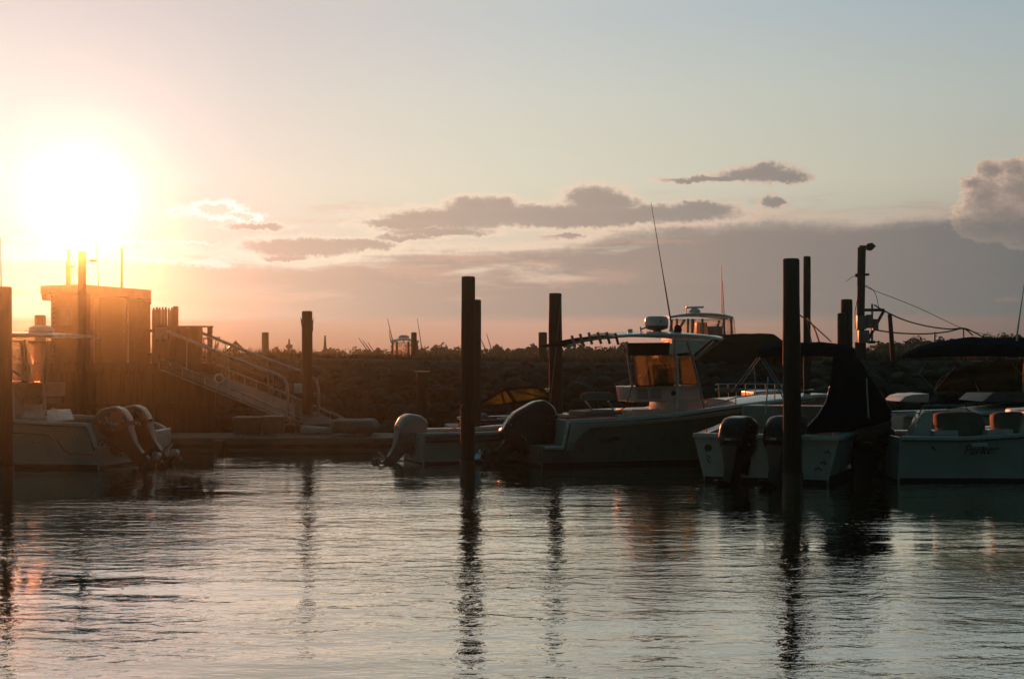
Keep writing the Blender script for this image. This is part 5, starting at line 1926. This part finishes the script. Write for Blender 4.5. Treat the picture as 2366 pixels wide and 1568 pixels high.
# white hardtop boat seen through the gangway rails
b = far_boat('white_harbour_boat', 'low white boat with a round radar dome seen between the gangway rails', 500, 66, 4, 6.5, 2.6, 1.7)
q = fl(540, 806, 0)
m = MB(); m.lathe([(.1, -.36), (.22, -.34), (.28, -.2), (.27, .05), (.15, .18), (.02, .2)], c=tuple(q), n=16); m.build('radar_dome', WHITE, b.o)
m = MB()
xa, xb_ = fl(515, 0, -1).x, fl(578, 0, -1).x
zt = fl(540, 818, 0).z
m.loft([[Vector((xa + (xb_ - xa) * t, 1.1 * q, zt + .1 * sin(pi * t) + dz_)) for q, dz_ in ((-1, 0), (0, .08), (1, 0), (0, -.05))] for t in [k / 8 for k in range(9)]])
m.box(((xa + xb_) / 2, 0, (zt + 1.2) / 2 - .02), (xb_ - xa - .4, 1.9, zt - 1.25))
m.build('cabin', WHITE, b.o)
# lift frame in front of it
f0 = P(505, 829, 47.5)
af = thing('a_frame', 'dark three-legged lifting frame on the bank behind the gangway handrails', 'frame', tuple(f0))
m = MB()
pk = P(544, 790, 47.5) - f0
for q in ((505, 829, 47.5), (568, 812, 47.5), (545, 830, 48.4), (540, 818, 47.2)):
    m.tube([pk, P(*q) - f0], .035, 8)
m.build('leg', mat('rusty_iron', (.10, .06, .045), .8), af)
m = MB(); m.tube([P(523, 812, 47.5) - f0, P(560, 806, 47.5) - f0], .025, 6); m.tube([P(544, 790, 47.5) - f0, P(545, 786, 47.5) - f0], .02, 6); m.build('crossbar', MATS['rusty_iron'], af)
tw0 = P(470, 790, 52)
tw = thing('outrigger_tower', 'thin tubular tower with a horizontal arm just right of the parapet post', 'tower', (tw0.x, tw0.y, 2.3))
m = MB()
for s_ in [((466, 781), (509, 779)), ((468, 784), (507, 782)), ((500, 780), (496, 812)), ((507, 780), (503, 806)), ((503, 792), (493, 822)), ((485, 781), (490, 822)), ((470, 784), (478, 822)), ((494, 800), (504, 798))]:
    m.tube([Vector(P(*s_[0], 52)) - tw.location, Vector(P(*s_[1], 52)) - tw.location], .022, 6)
m.build('tubing', MATS['rusty_iron'], tw)

# masts behind the shed and far masts
def mast(px0, py0, px1, py1, D, r0, r1, label, name='mast', zb=-.2, extra=None, group='masts and aerials beyond the breakwater'):
    a, c = P(px0, py0, D), P(px1, py1, D)
    o = thing(name, label, 'mast', (a.x, D, 0), group=group)
    l_ = Vector(o.location)
    base = a + (a - c) * ((a.z - zb) / max(.1, c.z - a.z))
    m = MB(); m.tube([base - l_, a - l_, c - l_], [r0, r0, r1], 8); m.build('pole', MATS['antenna_fibre'], o)
    if extra:
        m = MB()
        for s_ in extra:
            m.tube([P(s_[0], s_[1], D) - l_, P(s_[2], s_[3], D) - l_], s_[4] if len(s_) > 4 else .012, 6)
        m.build('rigging', MATS['antenna_fibre'], o)
    return o


mast(160, 661, 158, 576, 58, .10, .05, 'thick stub mast with stays rising behind the shed roof', extra=[(155, 661, 154, 604, .05), (151, 605, 158, 603, .03), (153, 577, 165, 578, .03), (162, 580, 184, 650, .018), (164, 616, 171, 617, .06), (166, 618, 174, 660, .018)])
mast(228, 663, 222, 552, 58, .03, .012, 'whip aerial rising behind the shed roof, right of the lamp')
mast(751, 812, 751, 775, 92, .12, .05, 'thin distant mast just right of the splintered piling', extra=[(747, 812, 751, 780, .03), (755, 812, 751, 780, .03)])
mast(668, 806, 668, 783, 92, .10, .05, 'short distant mast with a round basket left of the splintered piling', extra=[(662, 802, 668, 797, .12), (668, 798, 675, 801, .14), (662, 802, 675, 802, .10)])
mast(642, 812, 641, 800, 92, .08, .05, 'tiny distant mast top between the two left posts')
mast(851, 812, 828, 780, 88, .035, .015, 'thin slanting rod on the skyline, leftmost of the slanting three')
mast(858, 812, 838, 786, 88, .035, .015, 'thin slanting rod on the skyline, middle of the slanting three')
mast(864, 812, 850, 790, 88, .035, .015, 'thin slanting rod on the skyline, rightmost of the slanting three')
mast(1128, 822, 1112, 785, 90, .05, .02, 'dark aerial leaning just right of the centre pilings', extra=[(1126, 822, 1118, 806, .05)])
mast(1140, 822, 1124, 770, 90, .04, .015, 'second fine aerial leaning right of the centre pilings')
mast(2160, 790, 2160, 766, 92, .06, .03, 'tiny pole with crossbars above the trees right of the cables', extra=[(2156, 770, 2165, 770, .05), (2157, 776, 2164, 776, .05)])

# white boat with rails beyond the hardtop boat's bow
b = Boat('railed_boat', 'white boat with a tubular bow rail behind the hardtop boat', 'boat', 1625, 39.0, radians(6))
tab = [(0, .85), (2, .9), (4, 1.0)]
make_hull(b, 4.6, 2.0, tab, hull_mat=HULLW, cap_mat=HULLW, boot=.06, deck_from=.3, sole=.3, cap_w=.15)
m = MB()
for py in (887, 899):
    m.tube([b.L(1652, py + 3, -.8), b.L(1658, py, -.8), b.L(1740, py, -.8), b.L(1805, py, -.8), b.L(1812, py + 4, -.8)], .017, 6)
for px in (1660, 1682, 1700, 1722, 1745, 1768, 1790, 1806):
    m.tube([b.L(px, 887, -.8), b.L(px + 2, 926, -.8)], .014, 6)
m.build('bow_rail', STAIN, b.o)
poly_block(b, 'rail_board', [(1662, 897), (1708, 895), (1708, 906), (1662, 908)], -.82, -.80, CUSH, bevel=.004)
poly_block(b, 'cabin_side', [(1742, 905), (1812, 900), (1812, 930), (1742, 932)], -.7, .6, HULLW)

# white boat behind the right-hand boat
b = Boat('cuddy_boat', 'white boat with raked green-tinted windshield behind the right-hand boat', 'boat', 2062, 37.0, radians(2))
tab = [(0, .95), (2, 1.0), (5, 1.25)]
make_hull(b, 6, 2.3, tab, hull_mat=HULLW, cap_mat=HULLW, boot=.06, deck_from=.3, sole=.3, cap_w=.18)
m = MB()
pl = [b.L(px, py, -.8) for px, py in ((2078, 928), (2092, 916), (2110, 911), (2148, 909), (2146, 930))]
m.prism([(q.x, q.z) for q in pl], 'y', -.8, .6); m.build('sun_pad', HULLW, b.o, bevel=.04, seg=3)
GT = clear_mat('green_glass', (.35, .62, .58), .5, .25, (.2, .4, .36))
sheet(b, 'windshield', [b.L(2288, 889, -.7), b.L(2323, 858, -.7), b.L(2352, 856, -.7), b.L(2356, 890, -.7)], GT, th=.01)
sheet(b, 'windshield', [b.L(2288, 889, -.7), b.L(2323, 858, -.7), b.L(2323, 858, .7), b.L(2288, 889, .7)], GT, th=.01)
tubes(b, 'windshield_frame', [[b.L(2284, 892, -.7), b.L(2323, 858, -.7), b.L(2352, 856, -.7)], [b.L(2284, 892, -.7), b.L(2360, 893, -.7)]], .02, STAIN)
poly_block(b, 'cuddy', [(2270, 928), (2296, 906), (2420, 906), (2430, 930)], -.9, .9, MATS['hatch_pad'])

# ================================================================== utility pole, meter boxes, cables
DARKP = mat('dark_pole', (.03, .026, .022), .8, var=.2, scale=5, stretch=(1, 1, .2))
a = P(1991, 578, 42)
up_ = thing('lamp_pole', 'tall dark utility pole with a yard lamp on top and meter boxes low down', 'pole', (a.x, 42, 0))
l_ = Vector(up_.location)
def U(px, py, D=42.0): return P(px, py, D) - l_
m = MB(); m.tube([U(1988, 860), U(1989, 700), U(1991, 572)], [.10, .12, .125], 12); m.build('post', DARKP, up_)
m = MB(); q = U(1993, 571); m.box((q.x, 0, q.z), (.20, .12, .10)); m.build('lamp_bracket', DARKP, up_, bevel=.01)
m = MB()
m.prism([(U(2000, 0).x, U(0, 570).z), (U(2003, 0).x, U(0, 563).z), (U(2014, 0).x, U(0, 561).z), (U(2023, 0).x, U(0, 569).z), (U(2013, 0).x, U(0, 579).z), (U(2000, 0).x, U(0, 577).z)], 'y', -.09, .09)
m.build('lamp_head', DARKP, up_, bevel=.02)
m = MB(); m.tube([U(1978, 635), U(2008, 634)], .035, 8); m.tube([U(1979, 632), U(1979, 640)], .04, 8); m.build('crossbar', DARKP, up_)
MB1 = mat('meter_box_grey', (.16, .18, .18), .5, var=.12, scale=6)
for (x0, x1, y0, y1, dd) in ((1976, 1998, 729, 761, -.16), (1999, 2013, 727, 758, -.15), (2013, 2026, 737, 763, -.14), (1979, 2004, 763, 792, -.18)):
    q0, q1 = U(x0, y0), U(x1, y1)
    m = MB(); m.box(((q0.x + q1.x) / 2, dd, (q0.z + q1.z) / 2), (q1.x - q0.x - .01, .18, q0.z - q1.z)); m.build('meter_box', MB1, up_, bevel=.012)
m = MB()
for s_ in [((1994, 716), (2043, 716)), ((2043, 716), (2005, 786)), ((2004, 790), (2022, 790))]:
    m.tube([U(*s_[0]), U(*s_[1])], .045, 8)
m.build('arm', DARKP, up_)
m = MB(); m.tube([U(2015, 702), U(2015, 792)], .035, 8); m.build('conduit', STEEL, up_)
m = MB(); m.tube([U(1980, 838), U(1980, 790)], .06, 8); m.tube([U(1998, 838), U(1996, 790)], .06, 8); m.build('leg', DARKP, up_)
m = MB(); m.tube([U(1976, 760, 41.8), U(1975, 720, 41.8), U(1981, 690, 41.8), U(1982, 660, 41.8)], .014, 6)
m.tube([U(1982, 634), U(1968, 640), U(1956, 650)], .008, 6)
m.build('service_cable', BLACKR, up_)
a = P(2055, 725, 47.2)
o = thing('leaning_post', 'thin dark post leaning slightly under the sagging cables', 'post', (a.x, 47.2, 2.0))
m = MB(); m.tube([P(2064, 835, 47.2) - Vector(o.location), P(2055.5, 725, 47.2) - Vector(o.location)], [.085, .07], 10); m.build('shaft', DARKP, o)
a = P(2226, 758, 46.5)
o = thing('cable_stake', 'thin stake carrying the sagging cables above the low bimini', 'stake', (a.x, 46.5, 2.0))
m = MB(); m.tube([P(2228, 840, 46.5) - Vector(o.location), P(2226, 758, 46.5) - Vector(o.location)], .022, 6); m.build('shaft', DARKP, o)


def cable(name, label, pts, r, mt=None, cat='cable', group=None):
    q = [P(*p) for p in pts]
    # smooth by Catmull-Rom
    out = []
    for i in range(len(q) - 1):
        p0, p1, p2, p3 = q[max(0, i - 1)], q[i], q[i + 1], q[min(len(q) - 1, i + 2)]
        for k in range(5):
            t = k / 5
            out.append(.5 * ((2 * p1) + (p2 - p0) * t + (2 * p0 - 5 * p1 + 4 * p2 - p3) * t * t + (3 * p1 - p0 - 3 * p2 + p3) * t ** 3))
    out.append(q[-1])
    m = MB(); m.tube(out, r, 8)
    return tag(m.build(name, mt or BLACKR), label, cat, group)


cable('power_cable', 'upper thick black cable sagging right from the meter box arm', [(2020, 704, 42), (2043, 718, 42), (2089, 739, 43.4), (2141, 753, 45), (2193, 760, 46), (2226, 758, 46.5), (2250, 767, 46.5), (2273, 780, 46.5)], .022)
cable('power_cable', 'lower thick black cable sagging right from beneath the meter boxes', [(2022, 762, 42), (2056, 767, 43), (2089, 770, 43.8), (2141, 771, 45.2), (2190, 766, 46), (2226, 759, 46.5), (2248, 775, 46.5)], .022)
cable('thin_wire', 'hair-thin wire running from high on the lamp pole down to the stake', [(1997, 658, 42), (2010, 667, 42.2), (2115, 708, 44), (2226, 759, 46.5), (2300, 777, 48)], .009)
cable('thin_wire', 'thin drop wire curling down beside the meter box arm', [(1997, 658, 42), (2015, 668, 42), (2025, 685, 42), (2031, 716, 42)], .009)
cable('guy_rope', 'yellowish slack line down from the thickest piling past the slim pole', [(1848, 728, 26.2), (1868, 742, 28), (1892, 763, 30), (1920, 789, 31.5)], .013, ROPE, 'rope')
cable('guy_rope', 'dark rope falling from the slim pole towards the canvas top', [(1866, 735, 34.3), (1874, 747, 34), (1884, 765, 33.5), (1894, 795, 33)], .022, BLACKR, 'rope')
cable('guy_rope', 'pale rope hanging close against the slim pole', [(1864, 738, 34.2), (1870, 765, 34), (1877, 800, 34)], .012, ROPE, 'rope')
cable('fishing_rod', 'thin pale rod leaning up the face of the dark piling left of the rod holders', [(1271, 930, 34.6), (1282, 830, 34.8), (1292, 740, 35.0), (1297, 681, 35.2)], .011, ROPE, 'rod')
cable('mooring_rope', 'slack mooring rope dropping from the tall centre piling to the skiff', [(1067, 935, 28.8), (1066, 965, 29.6), (1058, 984, 31), (1035, 993, 32.3), (1000, 1000, 33.4)], .014, ROPE, 'rope')
cable('mooring_rope', 'mooring rope from the thickest piling to the canvas boat stern', [(1846, 975, 25.9), (1852, 990, 26.4), (1868, 1000, 27.2)], .014, ROPE, 'rope')
